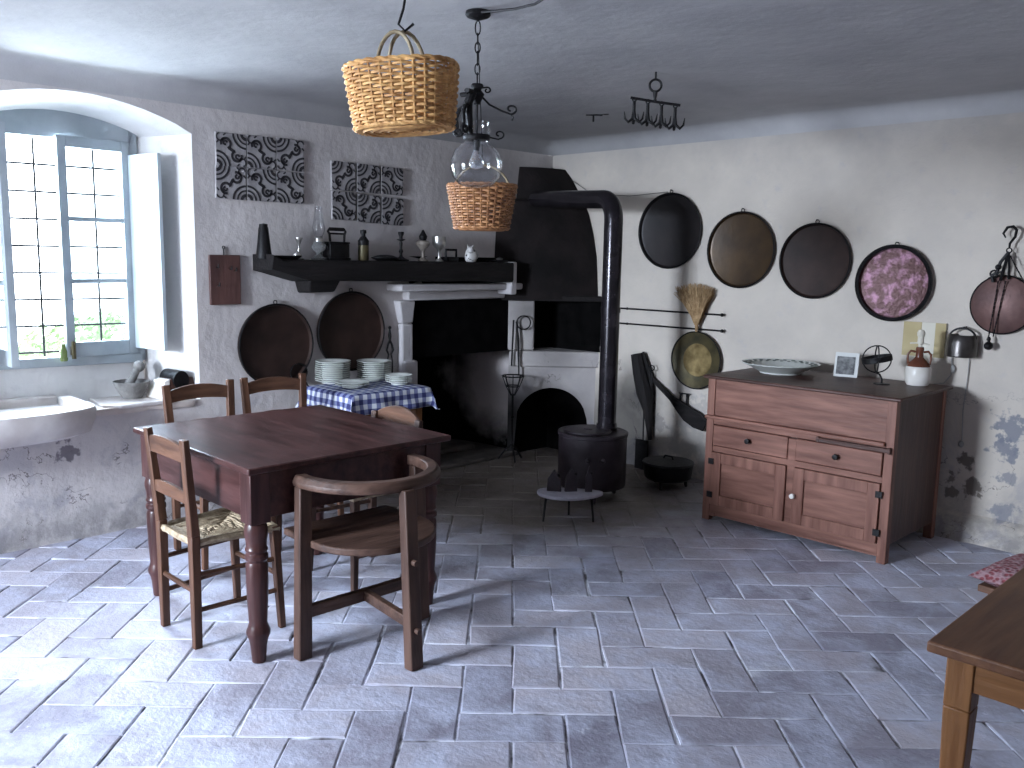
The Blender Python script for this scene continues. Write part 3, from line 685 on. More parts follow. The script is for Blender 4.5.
def check_mat():
    g = NT('blue_gingham', .8); uv = g.nt.nodes.new('ShaderNodeUVMap').outputs[0]; sp = g.nt.nodes.new('ShaderNodeSeparateXYZ'); g.L(uv, sp.inputs[0])
    def st(o): return g.math('GREATER_THAN', g.math('FRACT', g.math('MULTIPLY', o, 16.5)), .5)
    s_ = g.math('MULTIPLY', g.math('ADD', st(sp.outputs[0]), st(sp.outputs[1])), .5)
    r = g.nt.nodes.new('ShaderNodeValToRGB'); r.color_ramp.interpolation = 'CONSTANT'; e = r.color_ramp.elements
    e[0].position = 0; e[0].color = (.62, .64, .68, 1); e[1].position = .4; e[1].color = (.17, .19, .33, 1); e.new(.9).color = (.025, .03, .12, 1)
    g.L(s_, r.inputs[0]); g.col(r.outputs[0]); g.bump(g.noise(60), .1, .005); return g.m
def cloth(x0, x1, y0, y1, z, drop, m):
    me = bpy.data.meshes.new('tablecloth'); bm = bmesh.new(); uvl = bm.loops.layers.uv.new('UVMap'); st = .02; o = .012
    us = [x0-drop+i*st for i in range(int((x1-x0+2*drop)/st)+1)]; vs_ = [y0-drop+i*st for i in range(int((y1-y0+2*drop)/st)+1)]
    G = {}
    for i, u in enumerate(us):
        for j, v_ in enumerate(vs_):
            ox = max(x0-u, u-x1, 0); oy = max(y0-v_, v_-y1, 0); dd = max(ox, oy); cor = min(ox, oy)
            x = min(max(u, x0), x1); y = min(max(v_, y0), y1); s1 = 1 if u > x1 else -1; s2 = 1 if v_ > y1 else -1
            wv = math.sin((u+v_)*19+1)*.5+math.sin((u-v_)*31)*.5
            if ox > 0: x += s1*(o+.012*min(1, dd/.1)*(1+wv)+cor*.30)
            if oy > 0: y += s2*(o+.012*min(1, dd/.1)*(1+wv)+cor*.30)
            dz = math.hypot(ox, oy) if cor > 0 else dd
            dz = min(dz, drop*1.12)
            G[i, j] = bm.verts.new((x, y, z+.004-max(0, dz-.004)+(.0015*math.sin(u*20)*math.cos(v_*23) if dd == 0 else 0)))
    for i in range(len(us)-1):
        for j in range(len(vs_)-1):
            f = bm.faces.new((G[i, j], G[i+1, j], G[i+1, j+1], G[i, j+1]))
            for l, (a, b) in zip(f.loops, ((i, j), (i+1, j), (i+1, j+1), (i, j+1))): l[uvl].uv = (us[a], vs_[b])
            f.smooth = True
    bm.to_mesh(me); bm.free(); me.materials.append(m); ob = bpy.data.objects.new('tablecloth', me); C.objects.link(ob)
    sd = ob.modifiers.new('solid', 'SOLIDIFY'); sd.thickness = .002; sd.offset = 1; return ob
tag(cloth(lx0, lx1, ly0, ly1, lz, .135, check_mat()), 'blue and white gingham tablecloth on the small side table', 'tablecloth')
ordn = ['topmost', 'second from the top', 'third from the top', 'fourth from the top', 'fifth from the top', 'sixth from the top', 'seventh from the top', 'eighth from the top', 'ninth from the top', 'tenth from the top']
mb = MB(); pr = [(0, .003), (.062, .003), (.066, 0), (.070, 0), (.072, .006), (.092, .013), (.118, .020), (.120, .023), (.117, .024), (.090, .018), (.070, .010), (0, .009)]
mb.lathe(pr, 40); pme = mesh_obj('dinner_plate', mb, CHINA, smooth=40); first = True
plz = lz+.010
def plates(px, py, cnt, scale, words_, grp, dzp=.0138):
    global first
    c_ = W(px, py, 2, plz)
    for k in range(cnt):
        if first: o = pme; first = False
        else: o = pme.copy(); C.objects.link(o)
        lab = ('white plate, %s in %s' % (ordn[cnt-1-k], words_)) if cnt > 1 else words_
        tag(o, lab, 'plate', grp); c_.x = max(c_.x, .175); o.location = (c_.x+random.uniform(-.003, .003), c_.y+random.uniform(-.003, .003), plz+k*dzp); o.scale = (scale, scale, 1); o.rotation_euler = (0, 0, random.uniform(0, 6))
plates(329, 382, 10, .96, 'the tall stack at the left', 'plates in the tall left stack')
plates(374, 380, 9, .96, 'the tall stack by the fireplace tongs', 'plates in the tall back stack')
plates(399, 384, 4, .76, 'the short stack at the right', 'plates in the short right stack')
plates(352, 387, 2, .92, 'the low pair at the front of the cloth', 'plates in the low front pile')
# ------------------------------------------------------------ wall things
def hang(name, label, cat, x, y, left=False, group=None, off=0):
    p = W(x, y, 0, off) if left else W(x, y, 1, YR-off)
    return thing(name, label, cat, (off if left else p.x, p.y if left else YR-off, p.z), R(90) if left else 0, group)
FACE = Matrix.Rotation(R(90), 4, 'X')        # lathe axis z -> -y (towards the room)
def tray(label, x, y, rad, m, left=False, depth=.028, centre=None, lug=True, m2=None, tilt=0):
    t = hang('copper_tray', label, 'tray', x, y, left, 'round copper trays hung on the walls')
    mb = MB(); r = rad
    mb.lathe([(0, .006), (r-.025, .006), (r-.012, .010), (r-.006, depth), (r, depth+.004), (r+.004, depth), (r, .002), (0, .002)][::-1], 56, Matrix.Rotation(tilt, 4, 'X') @ FACE)
    mesh_obj('dish', mb, m, t)
    mb = MB(); mb.torus((0, -depth, 0), r, .006 if depth < .03 else .013, 'y', 56, 6); mesh_obj('rim', mb, m2 or IRON, t)
    if lug:
        mb = MB(); mb.torus((0, -.014, r+.012), .012, .003, 'y', 14, 6); mb.cyl((0, 0, r+.022), (0, -.03, r+.024), .003, n=6); mesh_obj('hanging_ring', mb, IRON, t)
    return t
tray('largest dark round tray low on the left wall behind the chairs, left of the pair', 275, 345, .262, COPPER, True)
tray('dark round tray beneath the mantel shelf, right of the low pair', 350, 331, .268, COPPER, True)
tray('nearly black round tray nearest the stove pipe', 671, 231, .272, mat('black_copper', (.010, .008, .009), .45, .3, (.02, .015, .015), 6, .1))
tray('bronze-brown shiny round tray, second from the stove pipe', 742, 250, .258, COPPER2)
tray('dark brown round tray in the middle of the row over the cabinet', 816, 261, .240, COPPER)
tray('round tray with mottled pink patina over the right end of the cabinet', 895, 283, .222, COPPER3, depth=.035)
# copper pan with brass centre, hung low
t = hang('brass_pan', 'round pan with a yellow brass centre hanging left of the cabinet', 'pan', 698, 360)
mb = MB(); r = .208; mb.lathe([(0, .010), (.12, .010), (.13, .014), (r-.02, .022), (r, .034), (r+.003, .034), (r+.003, .03), (.13, .003), (0, .003)][::-1], 48, FACE); mesh_obj('dish', mb, BRASSG, t)
mb = MB(); mb.lathe([(0, .011), (.10, .011), (.118, .013), (.122, .010)], 40, FACE); mesh_obj('centre', mb, BRASS, t, label='bright brass centre')
mb = MB(); mb.torus((0, -.034, 0), r, .005, 'y', 48, 6); mb.cyl((0, -.01, r), (0, -.01, r+.04), .004, n=6); mesh_obj('rim', mb, IRON, t)
# small dark pan behind chair
t = hang('skillet', 'small black skillet hanging behind the second chair back', 'pan', 297, 372, True)
mb = MB(); mb.lathe([(0, .004), (.05, .004), (.06, .03), (.063, .03), (.055, 0), (0, 0)][::-1], 24, FACE); mb.beam((.04, -.02, -.05), (.11, -.02, -.16), .014, .006); mesh_obj('pan', mb, IRON, t)
# wall rods
for i, (ya, yb, w_) in enumerate(((308, 315, 'upper'), (323, 331, 'lower'))):
    a = W(618, ya, 1, YR-.03); b = W(722, yb, 1, YR-.03)
    mb = MB(); mb.cyl(a, b, .0065, n=8); mb.ball(b, .013); mb.cyl(a+Vector((.08, .03, 0)), a+Vector((.08, 0, 0)), .004); mb.cyl(b+Vector((-.08, .03, 0)), b+Vector((-.08, 0, 0)), .004)
    mb.ball(a+Vector((.09, 0, 0)), .01)
    tag(mesh_obj('wall_rod', mb, IRON), w_+' thin black iron rod on the wall right of the stove pipe', 'rod', 'iron wall rods')
# broom of straw
t = hang('straw_whisk', 'fan-shaped straw whisk broom hanging over the brass pan', 'broom', 697, 318, off=.05)
mb = MB()
for _ in range(650):
    a = random.uniform(-1, 1); sp = a*.17; L_ = random.uniform(.19, .25)*(1-.12*abs(a)); y = random.uniform(-.02, .02)
    L_ *= 1.15; p0 = (a*.012, y*.5, -.05); p1 = (a*.045, y, .02); p2 = (sp*.55-.012, y*1.5, .10); p3 = (sp*.95-.03, y*2, -.03+L_)
    mb.tube([p0, p1, p2, p3], [.003, .003, .002, .0012], 3, caps=False)
mesh_obj('bristles', mb, STRAW, t, smooth=0)
mb = MB(); mb.tube([(0, 0, -.10), (0, 0, -.03), (.002, 0, .02)], [.010, .016, .018], 10); mb.torus((0, 0, -.01), .018, .004, 'z', 12, 5); mesh_obj('handle', mb, STRAW, t)
# key board on left wall
t = hang('key_board', 'small reddish-brown wooden board hung on a nail right of the window', 'board', 224, 279, True)
mb = MB(); mb.box(-.098, .10, -.02, 0, -.155, .145); mesh_obj('board', mb, KEYW, t, bevel=.004)
mb = MB(); mb.cyl((0, -.006, .145), (0, -.006, .185), .004); mb.torus((0, -.006, .19), .008, .003, 'y', 10, 5); mesh_obj('hanger', mb, IRON, t)
for (a, b) in ((-.055, .07), (.06, .05), (-.05, -.04), (.03, .06)): mb = MB(); mb.tube([(a, -.018, b), (a, -.045, b), (a, -.045, b+.02)], .004, 6); mesh_obj('hook', mb, IRON, t)
# twelve patterned tiles
TILEM = mat('grey_tile', (.26, .245, .25), .7, 0, (.40, .38, .385), 10, .3, 50); INKM = mat('tile_black', (.025, .022, .026), .8, 0, None, bump=.2)
def tile_mesh(rot):
    base = MB(); base.box(-.0955, .0955, -.018, 0, -.0955, .0955)
    pt = MB(); y = -.0185
    def rib(pts, w_=.008):
        pts = [Vector(p) for p in pts]; ca, sa = math.cos(rot), math.sin(rot); vs = []
        for i, p in enumerate(pts):
            d = (pts[min(i+1, len(pts)-1)]-pts[max(i-1, 0)]).normalized(); nn = Vector((-d.y, d.x))
            for s_ in (-1, 1):
                q = p+nn*w_/2*s_; q = Vector((max(-.0945, min(.0945, q.x)), max(-.0945, min(.0945, q.y)))); x_, z_ = q.x*ca-q.y*sa, q.x*sa+q.y*ca; vs.append((x_, y, z_)); vs.append((x_, y-.002, z_))
        n = len(pts); fs = []
        for i in range(n-1):
            a = i*4; fs += [(a+1, a+3, a+7, a+5), (a, a+1, a+5, a+4), (a+2, a+6, a+7, a+3)]
        pt.add(vs, fs)
    def arc(cx, cz_, r, a0, a1, n=14, r1=None): r1 = r1 or r; return [(cx+(r+(r1-r)*i/n)*math.cos(R(a0+(a1-a0)*i/n)), cz_+(r+(r1-r)*i/n)*math.sin(R(a0+(a1-a0)*i/n))) for i in range(n+1)]
    for sx, a0 in ((1, 180), (-1, 0)):
        for r_, w_ in ((.082, .012), (.055, .010), (.028, .018)): rib(arc(.095*sx, .095*sx, r_, a0, a0+90), w_)
    for sx in (1, -1):
        cx_, cz_ = -.034*sx, .034*sx
        rib(arc(cx_, cz_, .030, -70 if sx > 0 else 110, 200 if sx > 0 else 380, 16), .015)
        rib(arc(cx_-.004*sx, cz_+.004*sx, .011, 0, 300, 10), .012)
        rib(arc(cx_-.035*sx, cz_+.035*sx, .022, 100 if sx > 0 else 280, 350 if sx > 0 else 530, 10), .009)
        rib([(cx_-.045*sx, cz_+.015*sx), (cx_-.060*sx, cz_+.0*sx)], .010); rib([(cx_-.015*sx, cz_+.045*sx), (cx_, cz_+.060*sx)], .010)
    rib([(-.014, .008), (0, 0), (.014, -.008)], .018)
    return base, pt
protos = []
def tiles():
    rows = [('left', [(214, 132), (303, 140), (303, 205), (214, 198)]), ('right', [(329, 160), (402, 167), (403, 228), (330, 219)])]
    for gi, (gn, q) in enumerate(rows):
        A, B, Cc, Dd = [W(x, y, 0, 0) for x, y in q]
        for r_ in range(2):
            for c_ in range(3):
                u = (c_+.5)/3; v_ = (r_+.5)/2
                p = A.lerp(B, u).lerp(Dd.lerp(Cc, u), v_)
                k = ((0, 0, 1), (1, 0, 0))[r_][c_] ^ gi
                lab = 'grey tile with black scrolls, %s of the %s row in the %s panel' % (('left', 'middle', 'right')[c_], ('upper', 'lower')[r_], ('left-hand', 'right-hand')[gi])
                rot_ = (R(random.uniform(-2, 2)), 0, R(90)); loc = (0, p.y, p.z)
                if len(protos) <= k and True:
                    while len(protos) <= k:
                        t = thing('wall_tile', lab, 'tile', loc, R(90), 'patterned tiles on the left wall')
                        b_, pt = tile_mesh(R(90)*len(protos)); mesh_obj('tile_body', b_, TILEM, t, bevel=.003); mesh_obj('scroll_pattern', pt, INKM, t); protos.append((t, [False]))
                pr_, used = protos[k]
                if not used[0]: t = pr_; used[0] = True; t.location = loc; t['label'] = lab
                else: t = copy_tree(pr_, loc, R(90), lab)
                sc_ = 1.02 if gi == 0 else .98; t.scale = (sc_, 1, sc_)
                t.rotation_euler = (0, R(random.uniform(-1.5, 1.5)), R(90))
tiles()
# ------------------------------------------------------------ things on the mantel shelf
MT = 1.566
def onm(name, label, cat, px, x=.13, rz=0): p = W(px, 258, 0, x); return thing(name, label, cat, (x, p.y, MT), rz)
t = onm('cow_bell', 'tall tapering dark metal bell on the left end of the mantel shelf', 'bell', 264, .12)
mb = MB(); mb.lathe([(0, 0), (.046, 0), (.049, .01), (.044, .05), (.029, .19), (.026, .195), (.025, .212), (0, .216)], 20); mesh_obj('body', mb, IRON, t)
t = onm('candlestick', 'small silver candlestick at the left of the mantel shelf', 'candlestick', 299)
CS = [(0, 0), (.032, 0), (.034, .006), (.014, .014), (.007, .03), (.010, .05), (.006, .065), (.008, .09), (.018, .11), (.024, .125), (.024, .130), (0, .128)]
mb = MB(); mb.lathe([(a, b*1.05) for a, b in CS], 18); mesh_obj('stem', mb, SILVER, t)
t = onm('ash_tray', 'low dark dish with a glint beside the silver candlestick', 'dish', 286, .17)
mb = MB(); mb.lathe([(0, 0), (.05, 0), (.07, .02), (.072, .024), (.05, .010), (0, .008)], 24, sy=1.5); mesh_obj('bowl', mb, IRON, t)
mb = MB(); mb.ball((.02, .07, .03), .022, sc=(1, 1.3, .8)); mesh_obj('lump', mb, SILVER, t)
t = onm('oil_lamp', 'clear glass oil lamp with a tall chimney on the mantel shelf', 'lamp', 319)
mb = MB(); mb.lathe([(0, 0), (.048, 0), (.05, .01), (.02, .03), (.018, .045), (.045, .07), (.048, .09), (.03, .115), (0, .118)], 24); mesh_obj('font', mb, mat('thick_glass', (.55, .56, .56), .1, 0, None, bump=0, trans=.8), t)
mb = MB(); mb.lathe([(.0, .115), (.028, .115), (.03, .135), (.02, .15), (0, .15)], 20); mesh_obj('burner', mb, SILVER, t)
mb = MB(); mb.lathe([(.022, .14), (.034, .17), (.042, .20), (.034, .24), (.024, .29), (.022, .33), (.023, .335)], 24); g_ = mesh_obj('chimney', mb, GLOBE, t)
def iron(name, label, px, sc=1.0, x=.13):
    t = onm(name, label, 'iron', px, x); k = sc
    mb = MB(); mb.M = Matrix.Scale(k, 4); out = [(-.05, -.09), (.05, -.09), (.055, 0), (.04, .06), (0, .11), (-.04, .06), (-.055, 0)]
    mb.prism(out, 0, .016); mb.prism([(a*.9, b*.9) for a, b in out], .016, .105); mb.prism([(a*.95, b*.95) for a, b in out], .105, .118)
    mesh_obj('body', mb, IRON, t, bevel=.004)
    mb = MB(); mb.M = Matrix.Scale(k, 4); mb.cyl((0, -.05, .11), (0, -.055, .165), .008); mb.cyl((0, .055, .11), (0, .06, .165), .008); mb.cyl((0, -.052, .17), (0, .058, .17), .006); mb.tube([(0, -.055, .165), (0, -.068, .185), (0, -.06, .197), (0, .06, .197), (0, .068, .185), (0, .06, .165)], .008, 8); mb.cyl((0, -.055, .198), (0, .055, .198), .012, n=10)
    mesh_obj('handle', mb, BLACKWOOD['y'], t); return t
iron('charcoal_iron', 'large black charcoal iron with an arched handle on the mantel shelf', 337, 1.0)
t = onm('brass_bottle', 'slim dull brass bottle with a dark neck on the mantel shelf', 'bottle', 363.5)
mb = MB(); mb.lathe([(0, 0), (.033, 0), (.036, .006), (.036, .11), (.033, .13), (.022, .15), (0, .152)], 20); mesh_obj('body', mb, BRASSG, t)
mb = MB(); mb.lathe([(.036, .10), (.037, .13), (.020, .155), (.014, .16), (.014, .175), (.020, .178), (.020, .20), (0, .205)], 20); mesh_obj('neck', mb, IRON, t)
t = onm('iron_pan', 'flat black long iron dish lying mid shelf between bottle and candlestick', 'pan', 385, .15)
mb = MB(); mb.lathe([(0, 0), (.06, 0), (.10, .018), (.10, .022), (.06, .035), (.02, .04), (0, .04)], 24, sx=.8); mesh_obj('body', mb, IRON, t)
t = onm('candlestick', 'dark baluster candlestick in the middle of the mantel shelf', 'candlestick', 401)
mb = MB(); mb.lathe([(0, 0), (.055, 0), (.058, .008), (.030, .018), (.012, .03), (.009, .05), (.016, .065), (.008, .085), (.012, .12), (.008, .135), (.030, .145), (.030, .149), (.012, .152), (.012, .165), (.020, .185), (.021, .20), (0, .198)], 20); mesh_obj('stem', mb, IRON, t)
t = onm('footed_lamp', 'pale footed oil lamp with a dark pointed top on the mantel shelf', 'lamp', 423)
mb = MB(); mb.lathe([(0, 0), (.035, 0), (.036, .008), (.012, .03), (.010, .06), (.020, .085), (.045, .11), (.05, .125), (.045, .14), (0, .15)], 20); mesh_obj('font', mb, mat('dim_pewter', (.18, .15, .13), .5, .3, (.3, .26, .22), 20), t)
mb = MB(); mb.lathe([(.02, .145), (.028, .16), (.030, .175), (.018, .195), (.008, .215), (0, .222)], 16); mesh_obj('burner', mb, IRON, t)
t = onm('goblet', 'shiny silver goblet towards the right of the mantel shelf', 'goblet', 439, .17)
mb = MB(); mb.lathe([(0, 0), (.030, 0), (.032, .006), (.012, .02), (.010, .07), (.018, .085), (.045, .11), (.052, .14), (.050, .175), (.046, .175), (.046, .14), (.03, .11), (0, .10)], 24); mesh_obj('cup', mb, SILVER, t)
t = onm('flat_iron', 'small black flat iron with a squared handle beside the silver goblet', 'iron', 451, .12)
mb = MB(); mb.prism([(-.035, -.06), (.035, -.06), (.03, .03), (0, .075), (-.03, .03)], 0, .03); mesh_obj('sole', mb, IRON, t, bevel=.003)
mb = MB(); mb.tube([(0, -.05, .03), (0, -.05, .085), (0, .05, .085), (0, .05, .03)], .009, 8); mesh_obj('handle', mb, IRON, t)
t = onm('cow_creamer', 'small white spotted ceramic cow-shaped creamer on the mantel shelf', 'creamer', 471, .17)
SPOT = mat('spotted_china', (.62, .60, .58), .25, 0, (.05, .045, .045), 32, 0, lo=.60, hi=.63)
mb = MB(); mb.lathe([(0, 0), (.035, 0), (.045, .01), (.05, .05), (.04, .085), (.02, .095), (0, .095)], 20, sx=.8, sy=1.05); mb.ball((.03, -.035, .088), .026, sc=(.9, 1, 1)); mb.cyl((.03, -.055, .105), (.03, -.065, .125), .008, .003); mb.cyl((.03, -.015, .105), (.03, -.005, .125), .008, .003); mesh_obj('body', mb, SPOT, t)
mb = MB(); mb.torus((0, .045, .05), .026, .006, 'x', 12, 6, R(-80), R(80)); mesh_obj('handle', mb, SPOT, t)
t = onm('pot_lid', 'low dark saucer at the right end of the mantel shelf', 'dish', 497, .12)
mb = MB(); mb.lathe([(0, 0), (.05, 0), (.085, .012), (.085, .016), (.04, .014), (0, .02)], 24); mesh_obj('body', mb, IRON, t)
mb = MB(); mb.ball((.03, 0, .024), .02, sc=(1, 1.6, .5)); mesh_obj('lump', mb, SILVER, t)
# tongs hanging on the white jamb
t = hang('fire_tongs', 'black iron fire tongs hanging right of the trays', 'tongs', 389, 350, True, off=.01)
mb = MB(); mb.ball((0, -.01, .16), .012); mb.tube([(0, -.01, .15), (0, -.01, .10), (0, -.01, .07)], [.006, .012, .008], 8)
for s_ in (-1, 1): mb.tube([(0, -.01, .07), (s_*.018, -.01, .04), (s_*.028, -.01, .0), (s_*.012, -.01, -.03), (s_*.022, -.01, -.08), (s_*.02, -.01, -.22)], [.008, .008, .008, .007, .006, .005], 8)
mesh_obj('arms', mb, IRON, t)
# ------------------------------------------------------------ hanging baskets
def basket(name, label, cat, loc, a0, b0, a1, b1, h, m, rows, stakes, rim_m, sq=2.6, rz=0):
    """a0,b0 half-axes at the bottom, a1,b1 at the rim, origin at the bottom centre"""
    t = thing(name, label, cat, loc, rz)
    def pt(a, u, dr=0, zz=None):
        c_, s_ = math.cos(a), math.sin(a); A = a0+(a1-a0)*u+dr; B = b0+(b1-b0)*u+dr
        k = (abs(c_)**sq+abs(s_)**sq)**(-1/sq); return Vector((A*k*c_, B*k*s_, h*u if zz is None else zz))
    mb = MB(); seg = stakes*4
    rr = h/rows*.46
    for r_ in range(rows):
        u = (r_+.5)/rows
        pts = [pt(2*PI*i/seg, u, .0055*math.cos(PI*(i/4+r_))) for i in range(seg)]
        mb.tube(pts, [rr*random.uniform(.85, 1.1) for _ in pts], 6, closed=True)
    mesh_obj('weave', mb, m, t, smooth=60)
    mb = MB()
    for k in range(stakes):
        a = 2*PI*k/stakes; mb.tube([pt(a, u) for u in (0, .3, .6, 1)], .0038, 5)
    mesh_obj('stakes', mb, m, t)['kind'] = 'stuff'
    mb = MB(); vs = [pt(2*PI*i/40, 0, -.003) for i in range(40)]; mb.add([(v.x, v.y, .004) for v in vs]+[(v.x, v.y, -.002) for v in vs], [tuple(range(40)), tuple(range(79, 39, -1))]+[(i, (i+1) % 40, 40+(i+1) % 40, 40+i) for i in range(40)])
    for r_ in range(1, 6): mb.tube([Vector((pt(2*PI*i/40, 0).x*r_/6, pt(2*PI*i/40, 0).y*r_/6, -.003)) for i in range(40)], .005, 5, closed=True)
    mesh_obj('base', mb, m, t)
    for zz, name_ in ((h, 'rim'), (.004, 'foot_border')):
        mb = MB(); u = zz/h
        for ph in (0, PI): mb.tube([pt(2*PI*i/80, u, .003*math.sin(i*1.2+ph), zz+.0035*math.cos(i*1.2+ph)) for i in range(80)], .0055, 5, closed=True)
        mesh_obj(name_, mb, rim_m, t)
    return t
p = W(401, 95, 2, 2.1); d_ = 2.95
def depthpt(x, y, d):
    dd = FW + RT*((x-512)/F) - UP*((y-384)/F); return CAM+dd*d
pb = depthpt(405, 130, 2.92)
t = basket('wicker_basket', 'large pale oblong wicker basket with a hoop handle, hung from the ceiling', 'basket', (pb.x, pb.y, pb.z), .158, .13, .182, .15, .198, WICK, 19, 32, WICK, rz=R(38))
t.rotation_euler = (Matrix.Rotation(R(-3.5), 4, Vector((-.7071, .7071, 0))) @ Rz(R(38))).to_euler()
for s_ in (-1, 1):
    mb = MB(); pts = [(-.075+s_*.008, s_*.05, .16)]+[(-.062*math.cos(a)+s_*.012, s_*.035*(1-.8*math.sin(a)), .19+.122*math.sin(a)) for a in [PI*i/12 for i in range(13)]]+[(.075+s_*.01, s_*.05, .16)]
    mb.tube(pts, .0065, 7); mesh_obj('handle', mb, HANDLEW, t)
top = Vector((pb.x, pb.y, pb.z+.322))
mb = MB(); mb.tube([(top.x+.02, top.y+.02, top.z+.015), (top.x, top.y, top.z-.008), (top.x-.015, top.y-.015, top.z+.012), (top.x-.004, top.y-.004, top.z+.06), (top.x+.02, top.y+.015, H+.01)], .0045, 6)
tag(mesh_obj('ceiling_hook', mb, IRON), 'long thin black iron hook holding the large basket', 'hook')
# lantern
cp = W(478, 14, 2, 2.545)
lan = thing('ceiling_lantern', 'wrought-iron ceiling lantern with a clear round glass globe', 'lamp', (cp.x, cp.y, H), R(45))
zz = H
mb = MB(); mb.lathe([(0, -.028), (.012, -.028), (.045, -.016), (.050, -.009), (.048, 0.004), (0, .004)][::-1], 24); mesh_obj('canopy', mb, IRON, lan)
mb = MB(); z_ = -.03
k = 0
while z_ > -.26:
    L_ = .042 if k % 3 else .055; pts = []
    for i in range(14): a = 2*PI*i/14; q = Vector((math.cos(a)*.010, 0, math.sin(a)*L_/2)); pts.append(Rz(R(90*(k % 2))) @ q+Vector((0, 0, z_-L_/2)))
    mb.tube(pts, .0028, 5, closed=True); z_ -= L_-.008; k += 1
mesh_obj('chain', mb, IRON, lan)
def scroll(cx, cz_, r, a0, turns, s_=1, n=16): return [(cx+s_*r*(1-.7*i/n)*math.cos(a0+2*PI*turns*i/n), 0, cz_+r*(1-.7*i/n)*math.sin(a0+2*PI*turns*i/n)) for i in range(n+1)]
LZ = T(0, 0, .0209) @ Matrix.Diagonal((1, 1, .786, 1))
mb = MB(); mb.M = LZ; mb.lathe([(0, -.37), (.022, -.37), (.026, -.38), (.016, -.40), (.030, -.42), (.022, -.44), (.012, -.47), (0, -.47)][::-1], 14); mb.cyl((0, 0, -.47), (0, 0, -.62), .005); mesh_obj('hub', mb, IRON, lan)
for k_, ang in enumerate((R(0), R(150), R(240))):
    mb = MB(); mb.M = LZ @ Rz(ang)
    flat = k_ != 0
    if k_ == 0: mb.tube([(.01, 0, -.42), (.05, 0, -.47), (.10, 0, -.50), (.135, 0, -.515)]+scroll(.135, -.49, .025, R(-90), 1.0), .005, 6); mb.tube([(.135, 0, -.515), (.145, 0, -.53), (.14, 0, -.545)], .004, 6); mb.tube([(.012, 0, -.39), (.04, 0, -.385)]+scroll(.04, -.40, .015, R(90), -1.0), .004, 6)
    else: mb.tube([(.01, 0, -.40), (.035, 0, -.43), (.055, 0, -.47), (.06, 0, -.52), (.05, 0, -.58), (.045, 0, -.62)], [.012, .016, .013, .016, .013, .011], 8); mb.tube([(.055, 0, -.47), (.085, 0, -.49), (.10, 0, -.53), (.095, 0, -.575)]+scroll(.085, -.60, .02, R(0), -1), .009, 6); mb.cyl((.04, 0, -.415), (.075, 0, -.415), .012, n=8)
    mesh_obj('scroll_arm', mb, IRON, lan)
mb = MB(); mb.M = LZ; mb.torus((0, 0, -.625), .05, .006, 'z', 24, 6); mb.lathe([(.0, -.62), (.045, -.62), (.055, -.63), (.052, -.645), (0, -.645)][::-1], 24); mb.tube([(.05, 0, -.63), (.09, 0, -.64)]+scroll(.09, -.615, .022, R(-90), 1), .004, 6); mesh_obj('gallery', mb, IRON, lan)
mb = MB(); mb.M = LZ; prg = [(.050, -.555), (.056, -.60), (.045, -.64), (.055, -.66), (.085, -.695), (.103, -.745), (.105, -.785), (.095, -.83), (.07, -.865), (.035, -.882), (.001, -.885)]; mb.lathe(prg, 40); go = mesh_obj('globe', mb, GLOBE, lan, smooth=60)
mb = MB(); mb.M = LZ; mb.lathe([(.012, -.645), (.014, -.67), (.012, -.69), (.010, -.70)], 14); mesh_obj('socket', mb, IRON, lan)
mb = MB(); mb.M = LZ; mb.lathe([(.011, -.695), (.014, -.71), (.028, -.745), (.030, -.765), (.022, -.785), (.001, -.793)], 20); mesh_obj('bulb', mb, mat('bulb_glass', (.8, .82, .85), .1, 0, None, bump=0, trans=.85), lan)
# ceiling cable to the lantern
a = W(478, 10, 2, H-.004); mb = MB(); mb.tube([W(480, 12, 2, H-.008), W(495, 11, 2, H-.012), W(515, 9, 2, H-.03), W(535, 4, 2, H-.02), W(555, -8, 2, H-.008), W(600, -40, 2, H-.004)], .005, 6)
tag(mesh_obj('power_cable', mb, CABLE), 'black cable running along the ceiling to the lantern', 'cable')
# small basket behind the lantern
ps = depthpt(481.5, 229, 3.95)
t = basket('wicker_basket', 'small brown wicker basket hanging just below the glass globe', 'basket', (ps.x, ps.y, ps.z), .118, .105, .152, .135, .19, WICK2, 17, 28, WICK2, sq=2.1, rz=R(45))
mb = MB(); mb.tube([(.125*math.cos(a), 0, .16+.12*math.sin(a)) for a in [PI*i/16 for i in range(17)]], .005, 7); mesh_obj('handle', mb, HANDLEW, t)
wt = W(478, 38, 2, H+.003); hz = ps.z+.28
mb = MB(); mb.tube([(ps.x+.01, ps.y+.01, hz+.006), (ps.x, ps.y, hz-.006), (ps.x-.01, ps.y-.01, hz+.008), (ps.x, ps.y, hz+.04), tuple(wt)], .0022, 5)
tag(mesh_obj('hanging_wire', mb, IRON), 'thin wire hook holding the small basket behind the lantern', 'wire')
